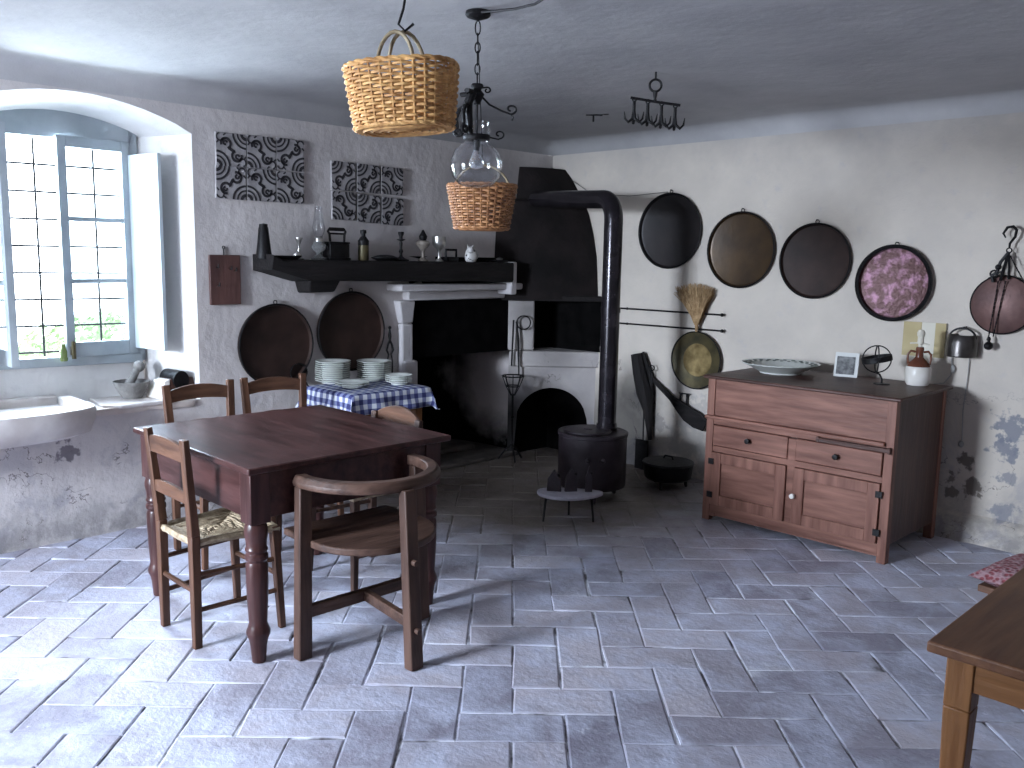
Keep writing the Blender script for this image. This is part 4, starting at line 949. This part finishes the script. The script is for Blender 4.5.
# meat hook rack
hp = W(656, 73, 2, H)
t = thing('hook_rack', 'black iron ring with a bar of meat hooks hanging from the ceiling', 'hook rack', (hp.x, hp.y, H), R(40))
mb = MB(); mb.cyl((0, 0, .005), (0, 0, -.03), .005); mb.torus((0, 0, -.062), .030, .0065, 'y', 24, 6); mb.tube([(0, 0, -.092), (0, 0, -.11), (0, 0, -.135)], [.012, .010, .005], 8); mb.cyl((0, 0, -.13), (0, 0, -.145), .008); mesh_obj('ring', mb, IRON, t)
mb = MB(); mb.tube([(-.125, 0, -.122), (0, 0, -.142), (.13, 0, -.160)], .007, 8); mesh_obj('bar', mb, IRON, t)
for i, x in enumerate((-.105, -.035, .035, .105)):
    z_ = -.142-.15*x; mb = MB(); mb.torus((x, 0, z_-.005), .010, .004, 'y', 12, 6); mb.tube([(x, 0, z_-.012), (x, 0, z_-.10)], .009, 6); mb.torus((x, 0, z_-.03), .010, .004, 'x', 10, 5)
    for s_, a_ in ((-1, 0), (1, 0), (1, 90)):
        q = Rz(R(a_)); mb.tube([tuple(q @ Vector(v)+Vector((x, 0, z_))) for v in ((0, 0, -.06), (s_*.006, 0, -.10), (s_*.028, 0, -.118), (s_*.045, 0, -.10), (s_*.05, 0, -.065))], [.009, .009, .008, .006, .002], 6)
    mesh_obj('hook', mb, IRON, t)
# little bracket in chipped ceiling plaster
bp = W(595, 114, 2, H); mb = MB(); mb.M = T(bp.x, bp.y, H) @ Rz(R(35)); mb.cyl((-.06, 0, -.005), (.05, 0, -.008), .006, n=6); mb.cyl((-.01, 0, 0), (-.01, 0, -.05), .007, n=6); mb.ball((.07, 0, -.002), .012, sc=(2, .8, .4))
tag(mesh_obj('ceiling_staple', mb, IRON), 'small black iron staple in the ceiling left of the hook rack', 'staple')
# wires on right wall
mb = MB(); mb.tube([W(520, 152, 1, YR-.02), W(560, 172, 1, YR-.012), W(592, 194, 1, YR-.012), W(630, 196, 1, YR-.012), W(668, 192, 1, YR-.012)], .0022, 5)
tag(mesh_obj('wall_wire', mb, CABLE), 'thin grey wire strung along the wall from the hood to the first tray', 'wire')
# ------------------------------------------------------------ iron stand by the fireplace, pillar tools
sp_ = W(503, 442, 2, .03)
t = thing('lamp_stand', 'tall thin black iron stand with a cage top beside the fireplace opening', 'stand', (sp_.x+.12, sp_.y+.0, 0))
t.location = (.20, -.72, 0)
mb = MB(); mb.torus((0, 0, .68), .085, .006, 'z', 24, 6); mb.torus((0, 0, .60), .055, .005, 'z', 20, 6); mb.torus((0, 0, .53), .02, .005, 'z', 12, 6)
for k in range(8): a = 2*PI*k/8; mb.tube([(.085*math.cos(a), .085*math.sin(a), .68), (.055*math.cos(a), .055*math.sin(a), .60), (.018*math.cos(a), .018*math.sin(a), .53)], .004, 5)
mesh_obj('cage', mb, IRON, t)
mb = MB(); mb.cyl((0, 0, .10), (0, 0, .53), .009); mb.ball((0, 0, .35), .015); mesh_obj('pole', mb, IRON, t)
for k in range(3): a = R(90+120*k); mb = MB(); mb.tube([(0, 0, .13), (.05*math.cos(a), .05*math.sin(a), .09), (.11*math.cos(a), .11*math.sin(a), .006)], .008, 6); mesh_obj('foot', mb, IRON, t)
tw = OM @ Vector((-hw+.09, fy+.05, 1.09))
t = thing('hanging_ladle', 'black ring-ended iron tool hanging on the white oven pillar', 'tool', tw, R(45))
mb = MB(); mb.torus((.06, 0, .0), .055, .006, 'y', 18, 6); mb.cyl((-.02, 0, .02), (-.03, 0, -.35), .007); mb.tube([(0.005, 0, 0), (.02, 0, -.15), (.03, 0, -.42)], [.008, .012, .006], 6); mb.cyl((0, 0, .0), (0, .06, 0), .005); mesh_obj('rods', mb, IRON, t)
# ------------------------------------------------------------ slab trivet with small irons
c_ = W(570, 492, 2, .17); 
t = thing('trivet_table', 'low pale kidney-shaped slab on thin iron legs in front of the drum stove', 'stand', (c_.x, c_.y, 0), R(45))
mb = MB(); poly = []
for i in range(32):
    a = 2*PI*i/32; r_ = 1-.10*math.cos(2*a+.9)*0; x = .205*math.cos(a); y = .12*math.sin(a); y *= (1-.25*math.cos(a)) ; y += .018*math.cos(2*a)-.018; x *= 1; poly.append((x, y))
mb.prism(poly, .155, .175); mesh_obj('slab', mb, SLABM, t, bevel=.005)
for (x, y) in ((-.15, -.06), (.13, -.055), (0, .06)): mb = MB(); mb.cyl((x, y, .155), (x*1.1, y*1.2, 0), .008, .006); mesh_obj('leg', mb, IRON, t)
mb = MB(); mb.tube([(-.15, -.06, .14), (.13, -.055, .14), (0, .06, .14)], .005, 6, closed=True); mesh_obj('brace', mb, IRON, t)
for i, (lx, lab, hh) in enumerate(((-.10, 'small black flat iron at the left of the pale slab', .11), (.005, 'small dark upright iron in the middle of the pale slab', .12), (.115, 'slim black upright iron at the right of the pale slab', .13))):
    hh *= 1.25; w_ = Matrix.Rotation(R(45), 4, 'Z') @ Vector((lx, .0, 0)); tt = thing('flat_iron', lab, 'iron', (c_.x+w_.x, c_.y+w_.y, .176), R(45+(-10, 10, 0)[i]), 'small irons on the pale slab')
    wd_ = (.045, .04, .022)[i]
    mb = MB(); mb.prism([(-wd_, -.012), (wd_, -.012), (wd_*.9, hh*.55), (0, hh), (-wd_*.9, hh*.55)], -.014, .010, FACE); mesh_obj('sole', mb, STOVE, tt, bevel=.003)
    mb = MB(); mb.tube([(-wd_*.2, .012, .02), (-wd_*.2, .05, .03), (-wd_*.2, .05, .09), (-wd_*.2, .012, .095)], .007, 7); mb.M = Matrix(); mb.ball((wd_*.6, -.02, hh*.75), .010); mesh_obj('handle', mb, IRON, tt)
# ------------------------------------------------------------ brazier, bellows, shovel by the right wall
b_ = W(669, 492, 2, 0)
t = thing('brazier', 'low round black iron brazier on short legs left of the cabinet', 'brazier', (b_.x-.1, b_.y+.12, 0))
mb = MB(); mb.lathe([(0, .06), (.15, .06), (.165, .075), (.18, .17), (.185, .175), (.18, .185), (.15, .19), (0, .205)], 32); mesh_obj('body', mb, IRON, t)
mb = MB(); mb.tube([(-.04, 0, .20), (-.03, 0, .222), (.03, 0, .222), (.04, 0, .20)], .006, 6); mesh_obj('handle', mb, IRON, t)
for k in range(3): a = R(-90+120*k+15); mb = MB(); mb.beam((.12*math.cos(a), .12*math.sin(a), .07), (.135*math.cos(a), .135*math.sin(a), 0), .022, .02, .015, .012); mesh_obj('leg', mb, IRON, t)
# firewood-dark branch/bellows bundle
t = thing('fire_bellows', 'long blackened fire bellows hanging on the wall right of the stove pipe', 'bellows', (0, 0, 0))
def wr(x, y, o): return W(x, y, 1, YR-o)
mb = MB(); pts = [wr(637, 354, .05), wr(640, 372, .055), wr(645, 392, .055), wr(648, 410, .05), wr(650, 440, .04)]
mb.tube(pts, [.05, .058, .07, .04, .015], 10); mb.tube([wr(643, 352, .04), wr(650, 375, .04), wr(652, 395, .04)], [.012, .018, .015], 6); mesh_obj('body', mb, BLACKWOOD['z'], t)
mb = MB(); mb.torus(wr(652, 368, .05), .02, .005, 'y', 14, 6); mb.tube([wr(652, 372, .05), wr(652, 385, .05)], .006, 6); mesh_obj('ring', mb, IRON, t)
t = thing('oven_peel', 'dark wooden paddle leaning down the wall towards the brass pan', 'paddle', (0, 0, 0))
a, b, m1_, e_ = wr(652, 378, .03), wr(672, 398, .035), wr(688, 414, .035), wr(706, 426, .03)
mb = MB()
def strip(pts, ws, th, up=Vector((0, -1, 0))):
    vs = []
    for i, p in enumerate(pts):
        d = (pts[min(i+1, len(pts)-1)]-pts[max(i-1, 0)]).normalized(); s_ = d.cross(up).normalized()
        vs += [p-s_*ws[i]/2, p+s_*ws[i]/2, p+s_*ws[i]/2+up*th, p-s_*ws[i]/2+up*th]
    n = len(pts); return vs, [(i*4+k, i*4+(k+1) % 4, i*4+4+(k+1) % 4, i*4+4+k) for i in range(n-1) for k in range(4)]+[(0, 1, 2, 3), ((n-1)*4+3, (n-1)*4+2, (n-1)*4+1, (n-1)*4)]
vs, fs = strip([a, b, b.lerp(m1_, .5), m1_, m1_.lerp(e_, .5), e_], [.03, .045, .09, .12, .13, .09], .015); mb.add(vs, fs); mesh_obj('blade', mb, BLACKWOOD['x'], t, bevel=.004)
t = thing('iron_shovel', 'black iron fire shovel standing against the wall behind the brazier', 'shovel', (0, 0, 0))
mb = MB(); p0 = wr(645, 372, .02); p1 = wr(643, 440, .05); mb.tube([p0, p1], .006, 6); mb.tube([wr(650, 385, .02), wr(649, 440, .05)], .005, 6); mesh_obj('shaft', mb, IRON, t)
mb = MB(); q0 = wr(643, 455, .05); mb.box(q0.x-.065, q0.x+.05, q0.y-.02, q0.y+.0, q0.z-.13, q0.z+.12); mesh_obj('blade', mb, IRON, t, bevel=.004)
t = hang('pan_legs', 'thin pair of iron bars hanging under the brass pan', 'trivet', 687, 398, off=.02)
mb = MB(); mb.beam((-.055, 0, .03), (-.07, 0, -.11), .014, .008); mb.beam((.0, 0, .03), (0, 0, -.11), .014, .008); mb.beam((-.07, 0, .03), (.03, 0, .03), .012, .008); mesh_obj('bars', mb, IRON, t)
# ------------------------------------------------------------ cabinet
CX0, CX1, CY0, CY1, CH = 2.115, 3.265, -.935, -.22, .912
cb = thing('kitchen_cabinet', 'reddish-brown wooden kitchen cabinet with two drawers and two panelled doors', 'cabinet', (CX0, CY0, 0))
w_, d_ = CX1-CX0, CY1-CY0
mb = MB(); mb.box(-.02, w_+.03, -.03, d_+.01, CH-.02, CH); mesh_obj('top', mb, CABD['x'], cb, bevel=.006)
for x in (0, w_-.05):
    for y in (0, d_-.05): mb = MB(); mb.box(x, x+.05, y, y+.05, 0, CH-.021); mesh_obj('corner_post', mb, CAB['z'], cb, bevel=.003)
mb = MB(); mb.box(w_-.012, w_-.004, .05, d_-.05, .10, CH-.021); mesh_obj('side_panel', mb, CABD['z'], cb)
mb = MB(); mb.box(.004, .012, .05, d_-.05, .10, CH-.021); mesh_obj('side_panel', mb, CABD['z'], cb)
mb = MB(); mb.box(.05, w_-.05, d_-.02, d_-.01, .08, CH-.021); mb.box(.012, w_-.012, .03, d_-.02, .10, .12); mb.box(.05, w_-.05, .026, .036, .1, .7); mesh_obj('back_panel', mb, CABD['z'], cb)
mb = MB(); mb.box(.05, w_-.05, .008, .03, .665, CH-.021); mesh_obj('upper_panel', mb, CAB['x'], cb, bevel=.002)
mb = MB(); mb.box(.0, w_-.045, -.025, .03, .645, .665); mesh_obj('ledge', mb, CAB['x'], cb, bevel=.004)
mb = MB(); mb.box(w_-.42, w_-.02, -.022, .02, .612, .636); mb.box(w_-.425, w_-.405, -.024, .0, .610, .640); mb.box(w_-.025, w_-.01, -.026, .0, .607, .642); mesh_obj('pull_board', mb, CABD['x'], cb, bevel=.003, label='dark edge of the pull-out board')
mb = MB(); mb.box(.05, w_-.05, .004, .03, .44, .475); mb.box(.05, w_-.05, .004, .03, .61, .645); mb.box(w_/2-.026, w_/2+.026, .0055, .03, .05, .60); mb.box(.05, w_-.05, .004, .03, .045, .105); mesh_obj('face_frame', mb, CAB['x'], cb, bevel=.002)
for i, (x0_, x1_) in enumerate(((.055, w_/2-.025), (w_/2+.025, w_-.055))):
    mb = MB(); mb.box(x0_, x1_, -.006, .2, .48, .606); dd = mesh_obj('drawer', mb, CAB['x'], cb, bevel=.004)
    mb = MB(); xm = (x0_+x1_)/2; mb.lathe([(0, 0), (.009, 0), (.008, .012), (.017, .022), (.015, .032), (0, .035)], 16, T(xm, -.006, .545) @ FACE); mesh_obj('knob', mb, IRON, dd)
    mb = MB(); s_ = .065; z0_, z1_ = .108, .438
    mb.box(x0_, x0_+s_, -.012, .008, z0_, z1_); mb.box(x1_-s_, x1_, -.012, .008, z0_, z1_); mb.box(x0_+s_, x1_-s_, -.011, .008, z0_, z0_+s_); mb.box(x0_+s_, x1_-s_, -.011, .008, z1_-s_, z1_)
    dr = mesh_obj('door', mb, CAB['z'], cb, bevel=.003)
    mb = MB(); mb.box(x0_+s_+.001, x1_-s_-.001, .0, .008, z0_+s_, z1_-s_); mesh_obj('panel', mb, CAB['x'], dr)
    mb = MB(); hxx = x0_ if i == 0 else x1_
    for z in (.17, .38): mb.box(hxx-.018, hxx+.018, -.018, -.010, z-.018, z+.018)
    mesh_obj('hinge', mb, IRON, dr)
    if i == 1: mb = MB(); mb.lathe([(0, 0), (.008, 0), (.008, .012), (.016, .02), (.014, .032), (0, .035)], 16, T(x0_+.012, -.012, .275) @ FACE); mesh_obj('knob', mb, CERAM, dr, label='pale round knob')
mb = MB(); mb.box(.05, .09, .0, .03, .03, .05); mb.box(.05, w_-.05, .004, .02, .035, .05); mesh_obj('skirting', mb, CAB['x'], cb)
# things on the cabinet
def onc(name, label, cat, px, py, rz=0): p = W(px, py, 2, CH); return thing(name, label, cat, (p.x, p.y, CH+.001), rz)
t = onc('serving_platter', 'large shallow white platter with a dark patterned rim on the cabinet', 'platter', 780, 373)
mb = MB(); mb.lathe([(0, .006), (.10, .006), (.105, 0), (.125, 0), (.128, .008), (.20, .045), (.237, .060), (.239, .065), (.20, .055), (.13, .02), (0, .014)], 48); mesh_obj('dish', mb, CHINA, t)
mb = MB()
for k in range(26):
    a = 2*PI*k/26; 
    for r_, s_ in ((.216, .015), (.190, .012)):
        a2 = a+(.1 if r_ < .2 else 0); z_ = .0565 if r_ > .2 else .0525; c0 = Vector((r_*math.cos(a2), r_*math.sin(a2), z_+.004)); mb.ball(c0, s_, 6, (1, 1, .22))
mesh_obj('rim_pattern', mb, mat('dark_glaze', (.05, .07, .06), .3, 0, None, bump=0), t)
t = onc('photo_stand', 'small leaning black-and-white photo card on the cabinet', 'photograph', 845, 377, R(12))
mb = MB(); mb.M = Matrix.Rotation(R(-12), 4, 'X'); mb.box(-.07, .07, 0, .006, 0, .15); mesh_obj('card', mb, PAPER, t)
mb = MB(); mb.M = Matrix.Rotation(R(-12), 4, 'X'); mb.box(-.058, .05, -.0015, 0, .015, .125); pp = mesh_obj('print', mb, INK, t, label='dark printed picture')
mb = MB(); mb.beam((0, .03, .12), (0, .075, 0), .05, .003); mesh_obj('prop', mb, PAPER, t)
t = onc('armillary_candleholder', 'black iron sphere of rings on a curved stem on the cabinet', 'ornament', 875, 384, R(30))
mb = MB(); zc = .145; r_ = .078
mb.torus((0, 0, zc), r_, .004, 'y', 28, 6); mb.torus((0, 0, zc), r_, .004, 'x', 28, 6)
mb.tube([(0, 0, zc-r_), (.02, 0, zc-r_-.01), (.035, 0, .03), (.035, 0, .0)], .0055, 8); mesh_obj('rings', mb, IRON, t)
mb = MB(); q = Matrix.Rotation(R(-12), 4, 'Y'); n = 32; vs = []
for i in range(n):
    a = 2*PI*i/n
    for rr_, zz_ in ((.076, -.016), (.084, -.016), (.084, .016), (.076, .016)): vs.append(q @ Vector((rr_*math.cos(a), rr_*math.sin(a), zz_))+Vector((0, 0, zc)))
mb.add(vs, [(i*4+k, i*4+(k+1) % 4, ((i+1) % n)*4+(k+1) % 4, ((i+1) % n)*4+k) for i in range(n) for k in range(4)]); mesh_obj('band', mb, IRON, t)
mb = MB(); mb.lathe([(0, 0), (.045, 0), (.045, .005), (0, .008)], 20, T(.035, 0, 0)); mesh_obj('foot', mb, IRON, t)
t = onc('jug_lamp', 'white and brown stoneware jug lamp standing at the right end of the cabinet', 'jug', 917, 385, R(20)); t.scale = (.92, .92, .98)
mb = MB(); mb.lathe([(0, 0), (.062, 0), (.070, .015), (.076, .06), (.074, .10), (.068, .112), (0, .112)], 28); mesh_obj('body', mb, CERAM, t)
mb = MB(); mb.lathe([(.0695, .108), (.064, .125), (.045, .145), (.024, .165), (.021, .20), (.025, .21), (.021, .225), (0, .228)], 28); mesh_obj('shoulder', mb, TERRA, t, label='brown glazed shoulder and neck')
for s_ in (-1, 1): mb = MB(); mb.tube([(s_*.022, 0, .195), (s_*.05, 0, .20), (s_*.066, 0, .18), (s_*.066, 0, .15), (s_*.062, 0, .122)], .007, 8); mesh_obj('handle', mb, TERRA, t)
mb = MB(); mb.lathe([(0, .225), (.012, .225), (.012, .24), (.018, .245), (.018, .285), (.022, .29), (.024, .31), (.015, .325), (0, .328)], 16); mb.tube([(-.06, 0, .245), (0, 0, .25), (.055, 0, .24)], .005, 6); mesh_obj('lamp_holder', mb, CARDL, t)
# open card box on the wall
t = hang('wall_box', 'flat ochre and cream cardboard box fixed to the wall behind the jug', 'box', 925, 339)
mb = MB(); mb.box(-.125, .12, -.012, 0, -.11, .10); mesh_obj('back', mb, CARDL, t)
mb = MB(); mb.box(-.125, -.02, -.016, -.0121, -.105, .10); mesh_obj('panel', mb, CARD, t)
mb = MB(); mb.box(.06, .12, -.016, -.0121, -.105, .10); mesh_obj('panel', mb, CARD, t)
# small hanging pail
t = hang('copper_pail', 'small dark metal pail hanging on the wall right of the box', 'pail', 962, 342, off=.055)
mb = MB(); mb.lathe([(0, -.085), (.080, -.085), (.086, -.078), (.083, .0), (.072, .04), (.070, .042), (.066, .03), (0, .025)], 28); mesh_obj('body', mb, mat('pail_metal', (.05, .045, .042), .32, .8, (.11, .10, .095), 8, .15), t)
mb = MB(); mb.tube([(.073*math.cos(a), -.0, .02+.06*math.sin(a)) for a in [PI*i/14 for i in range(15)]], .006, 7); mb.cyl((0, .055, .085), (0, -.005, .085), .004); mesh_obj('handle', mb, IRON, t)
# thin cable from pail
mb = MB(); mb.tube([W(970, 352, 1, YR-.01), W(968, 375, 1, YR-.012), W(963, 410, 1, YR-.01), W(962, 440, 1, YR-.012)], .003, 6); q = W(961, 444, 1, YR-.012); mb.ball(q, .016, sc=(1, .6, 1.3))
tag(mesh_obj('wall_cord', mb, CABLEW), 'thin grey cord hanging down the wall right of the cabinet', 'string')
mb = MB(); mb.tube([W(952, 358, 1, YR-.012), W(952, 366, 1, YR-.012), W(951, 375, 1, YR-.012), W(944, 383, 1, YR-.012), W(933, 384, 1, YR-.04)], .003, 6); mb.ball(W(953, 369, 1, YR-.015), .016, sc=(.8, .6, 1.6))
tag(mesh_obj('switch_cable', mb, CABLEW), 'grey switch cord curling from the wall to the jug lamp', 'cord')
# scale / steelyard with red copper pan
t = hang('steelyard_scale', 'old steelyard scale with hook, chains and a red copper pan, far right of the wall', 'scale', 1002, 304, off=.03); t.scale = (.94, 1, .93)
mb = MB(); mb.M = T(0, 0, -.005); mb.lathe([(0, .02), (.09, .018), (.17, .0), (.178, -.004), (.17, .006), (.09, .026), (0, .030)][::-1], 40, FACE); mesh_obj('pan', mb, COPPER4, t)
mb = MB(); mb.torus((0, 0, -.005), .176, .005, 'y', 40, 6); mesh_obj('rim', mb, IRON, t)
mb = MB(); mb.tube([(-.005, -.03, .395), (-.02, -.03, .42), (0, -.03, .455), (.03, -.03, .46), (.05, -.03, .44), (.045, -.03, .40), (.02, -.03, .36), (.02, -.03, .335)], [.004, .007, .009, .009, .009, .008, .007, .006], 8); mb.torus((.02, -.03, .32), .014, .004, 'y', 12, 6); mesh_obj('hook', mb, IRON, t)
mb = MB(); mb.tube([(.02, -.03, .31), (-.02, -.03, .25), (-.035, -.03, .19), (-.06, -.03, .17), (-.05, -.03, .13)], .010, 7); mb.tube([(.02, -.03, .31), (.0, -.035, .20), (-.01, -.035, .14)], .009, 6); mb.tube([(.02, -.03, .3), (.03, -.03, .22), (.03, -.03, .15)], .007, 6); mb.ball((-.03, -.03, .22), .018); mb.torus((-.05, -.03, .18), .02, .006, 'y', 12, 6); mesh_obj('beam', mb, IRON, t)
for (x0_, z0_, x1_, z1_) in ((.03, .29, .12, .13), (-.02, .14, -.045, -.21), (.02, .14, -.02, -.2), (.0, .2, -.08, .15)):
    mb = MB(); n = 14
    for i in range(n):
        a = Vector((x0_, -.038, z0_)).lerp(Vector((x1_, -.038, z1_)), i/n); b = Vector((x0_, -.038, z0_)).lerp(Vector((x1_, -.038, z1_)), (i+.9)/n); mb.cyl(a, b, .0035 if i % 2 else .0045, n=5)
    mesh_obj('chain', mb, IRON, t)
mb = MB(); mb.ball((-.04, -.04, -.255), .026); mb.cyl((-.04, -.04, -.235), (-.042, -.04, -.20), .008); mb.ball((-.042, -.04, -.215), .012); mesh_obj('weight', mb, IRON, t)
# ------------------------------------------------------------ sink, sill things
def sink():
    t = thing('stone_sink', 'worn pale marble sink set in the ledge below the window', 'sink', (0, -4.50, 0))
    # outline half-ellipse-ish projecting from the wall, open basin
    def outl(k, z, dx=0): 
        pts = []
        for i in range(33):
            a = -PI/2+PI*i/32; x = .30*k*max(0, math.cos(a))**.5; y = .66*k*math.copysign(abs(math.sin(a))**.8, math.sin(a)); pts.append((x-.02*(1-k)+dx, y, z))
        return pts
    prof = [(.84, .615), (.95, .635), (.99, .70), (1.0, .755), (.985, .77), (.90, .77), (.885, .76), (.85, .70), (.0001, .68)]
    mb = MB(); vs = []
    for k, z in prof: vs += [(x if i not in (0, 32) else -.0, y, z_) for i, (x, y, z_) in enumerate(outl(k, z))]
    n = 33; fs = [(r_*n+i, r_*n+i+1, (r_+1)*n+i+1, (r_+1)*n+i) for r_ in range(len(prof)-1) for i in range(n-1)]; fs.append(tuple(range(n)))
    mb.add(vs, fs); mesh_obj('basin', mb, MARBLE, t, smooth=50)
    mb = MB(); mb.box(-.42, -.0, -.62, .62, .66, .7); mb.box(-.30, -.02, .59, .66, .7, .77); mb.box(-.42, -.33, .1, .6, .7, .77); mesh_obj('back_slab', mb, MARBLE, t, bevel=.01)
    return t
sink()
tp = W(3, 380, 0, -.25)
t = thing('water_tap', 'old grey tap with a curved spout over the sink', 'tap', (XB(-4.45)+.06, -4.36, .78))
mb = MB(); mb.cyl((0, 0, .0), (0, 0, .12), .012); mb.tube([(0, 0, .06), (.06, .04, .09), (.12, .09, .07), (.14, .11, .03)], .010, 8); mb.torus((0, 0, .13), .022, .005, 'z', 12, 6); mesh_obj('body', mb, MORT, t)
mb = MB(); mb.M = T(-.10, -3.53, .72) @ Rz(R(0)); vs = []
tag(mesh_obj('stone_slab', MB().prism([(-.30, -.17), (-.02, -.20), (.05, -.12), (.045, .2), (-.02, .27), (-.30, .27)], 0, .022), MARBLE, loc=(-.02, -3.56, .715), bevel=.006), 'broken pale stone slab lying on the ledge right of the sink', 'slab')
mp_ = W(143, 388, 0, -.20)
t = thing('stone_mortar', 'grey stone mortar bowl on the window ledge', 'mortar', (-.19, -3.53, .738))
mb = MB(); mb.lathe([(0, 0), (.055, 0), (.06, .01), (.09, .06), (.105, .10), (.098, .10), (.08, .06), (.0, .03)], 28); mesh_obj('bowl', mb, MORT, t)
mb = MB(); mb.tube([(.0, -.03, .06), (-.02, .02, .12), (-.03, .05, .17)], [.028, .022, .020], 12); mb.ball((-.035, .06, .18), .035); mesh_obj('pestle', mb, MORT, t)
bx_ = thing('money_box', 'dark lidded box with a pale slanting front on the right end of the ledge', 'box', (-.10, -3.315, .738), R(6))
bx_.scale = (1.1, 1, 1.15)
mb = MB(); mb.add([(-.08, -.085, 0), (.09, -.085, 0), (.09, .10, 0), (-.08, .10, 0), (-.05, -.06, .10), (.06, -.06, .10), (.06, .09, .10), (-.05, .09, .10)], [(3, 2, 1, 0), (4, 5, 6, 7), (0, 1, 5, 4), (1, 2, 6, 5), (2, 3, 7, 6), (3, 0, 4, 7)]); mesh_obj('body', mb, CABD['x'], bx_, bevel=.006)
mb = MB(); mb.cyl((-.07, .0, .09), (.08, .0, .09), .05, n=18); mesh_obj('lid', mb, IRON, bx_)
mb = MB(); mb.add([(-.09, -.13, 0), (.10, -.13, 0), (.10, -.087, 0), (-.09, -.087, 0), (-.05, -.10, .09), (.06, -.10, .09), (.06, -.062, .10), (-.05, -.062, .10)], [(3, 2, 1, 0), (4, 5, 6, 7), (0, 1, 5, 4), (1, 2, 6, 5), (2, 3, 7, 6), (3, 0, 4, 7)]); mesh_obj('front', mb, CERAM, bx_, bevel=.005, label='pale front')
gx = WM @ Vector((WW/2-.02, -.075, .965))
gb = thing('green_bottle', 'small green glass bottle at the foot of the window meeting stile', 'bottle', gx)
mb = MB(); mb.lathe([(0, 0), (.018, 0), (.021, .01), (.021, .055), (.012, .075), (.010, .10), (.012, .102), (0, .104)], 16); mesh_obj('body', mb, mat('green_bottle_glass', (.16, .22, .07), .15, 0, (.22, .28, .10), 8, 0), gb)
# ------------------------------------------------------------ near table at the right
nt_ = thing('work_table', 'honey-brown plain wooden table cut off by the right edge of the photo', 'table', (4.37, -3.46, -.008))
mb = MB(); mb.box(-.02, .80, 0, 1.02, .69, .718); mesh_obj('tabletop', mb, wood('work_top', (.085, .034, .018), (.17, .078, .038), 'y', .5), nt_, bevel=.006)
mb = MB(); mb.box(.03, .76, .035, .055, .61, .69); mb.box(.03, .76, .965, .985, .61, .69); mb.box(.03, .05, .055, .965, .61, .69); mb.box(.74, .76, .055, .965, .61, .69); mesh_obj('apron', mb, OAK['x'], nt_, bevel=.003)
for sx in (.05, .74):
    for sy in (.06, .95): mb = MB(); mb.beam((sx, sy, .689), (sx, sy, .56), .062, .062); mb.beam((sx, sy, .56), (sx, sy, 0), .062, .062, .036, .036); mesh_obj('leg', mb, OAK['z'], nt_, bevel=.004)
# stool with red cloth
def red_mat():
    g = NT('red_white_woven', .9); w1 = g.nt.nodes.new('ShaderNodeTexVoronoi'); w1.inputs['Scale'].default_value = 55; g.L(g.pos, w1.inputs['Vector'])
    g.col(g.mix(g.ramp(w1.outputs['Distance'], .35, .6), (.22, .05, .06), (.36, .22, .24))); g.bump(w1.outputs['Distance'], .6, .01); return g.m
REDC = red_mat()
t = thing('cushioned_stool', 'low stool with a red and white woven cushion behind the right-hand table', 'stool', (4.17, -1.52, 0), R(-8))
for sx in (-.15, .15):
    for sy in (-.15, .15): mb = MB(); mb.beam((sx, sy, .26), (sx*1.15, sy*1.15, 0), .035, .035, .028, .028); mesh_obj('leg', mb, CHAIR['z'], t)
mb = MB(); mb.box(-.2, .2, -.2, .2, .25, .28); mesh_obj('seat', mb, CHAIR['x'], t, bevel=.004)
mb = MB(); n = 14; vs = []
for lay in (0, 1):
    for i in range(n+1):
        for j in range(n+1):
            u, v_ = -1+2*i/n, -1+2*j/n; h_ = ((1-u**4)*(1-v_**4))**.5; vs.append((u*.23, v_*.23, .315+(.05 if lay else -.034)*h_+.004*noise.noise(Vector((u*4, v_*4, lay)))))
N_ = (n+1)**2; fs = []
for lay in (0, 1):
    for i in range(n):
        for j in range(n): a = lay*N_+i*(n+1)+j; fs.append((a, a+1, a+n+2, a+n+1))
mb.add(vs, fs); cu = mesh_obj('seat_cushion', mb, REDC, smooth=60, loc=(4.17, -1.52, 0)); cu.rotation_euler = (0, 0, R(-8)); tag(cu, 'red and white woven cushion on the low stool', 'cushion')
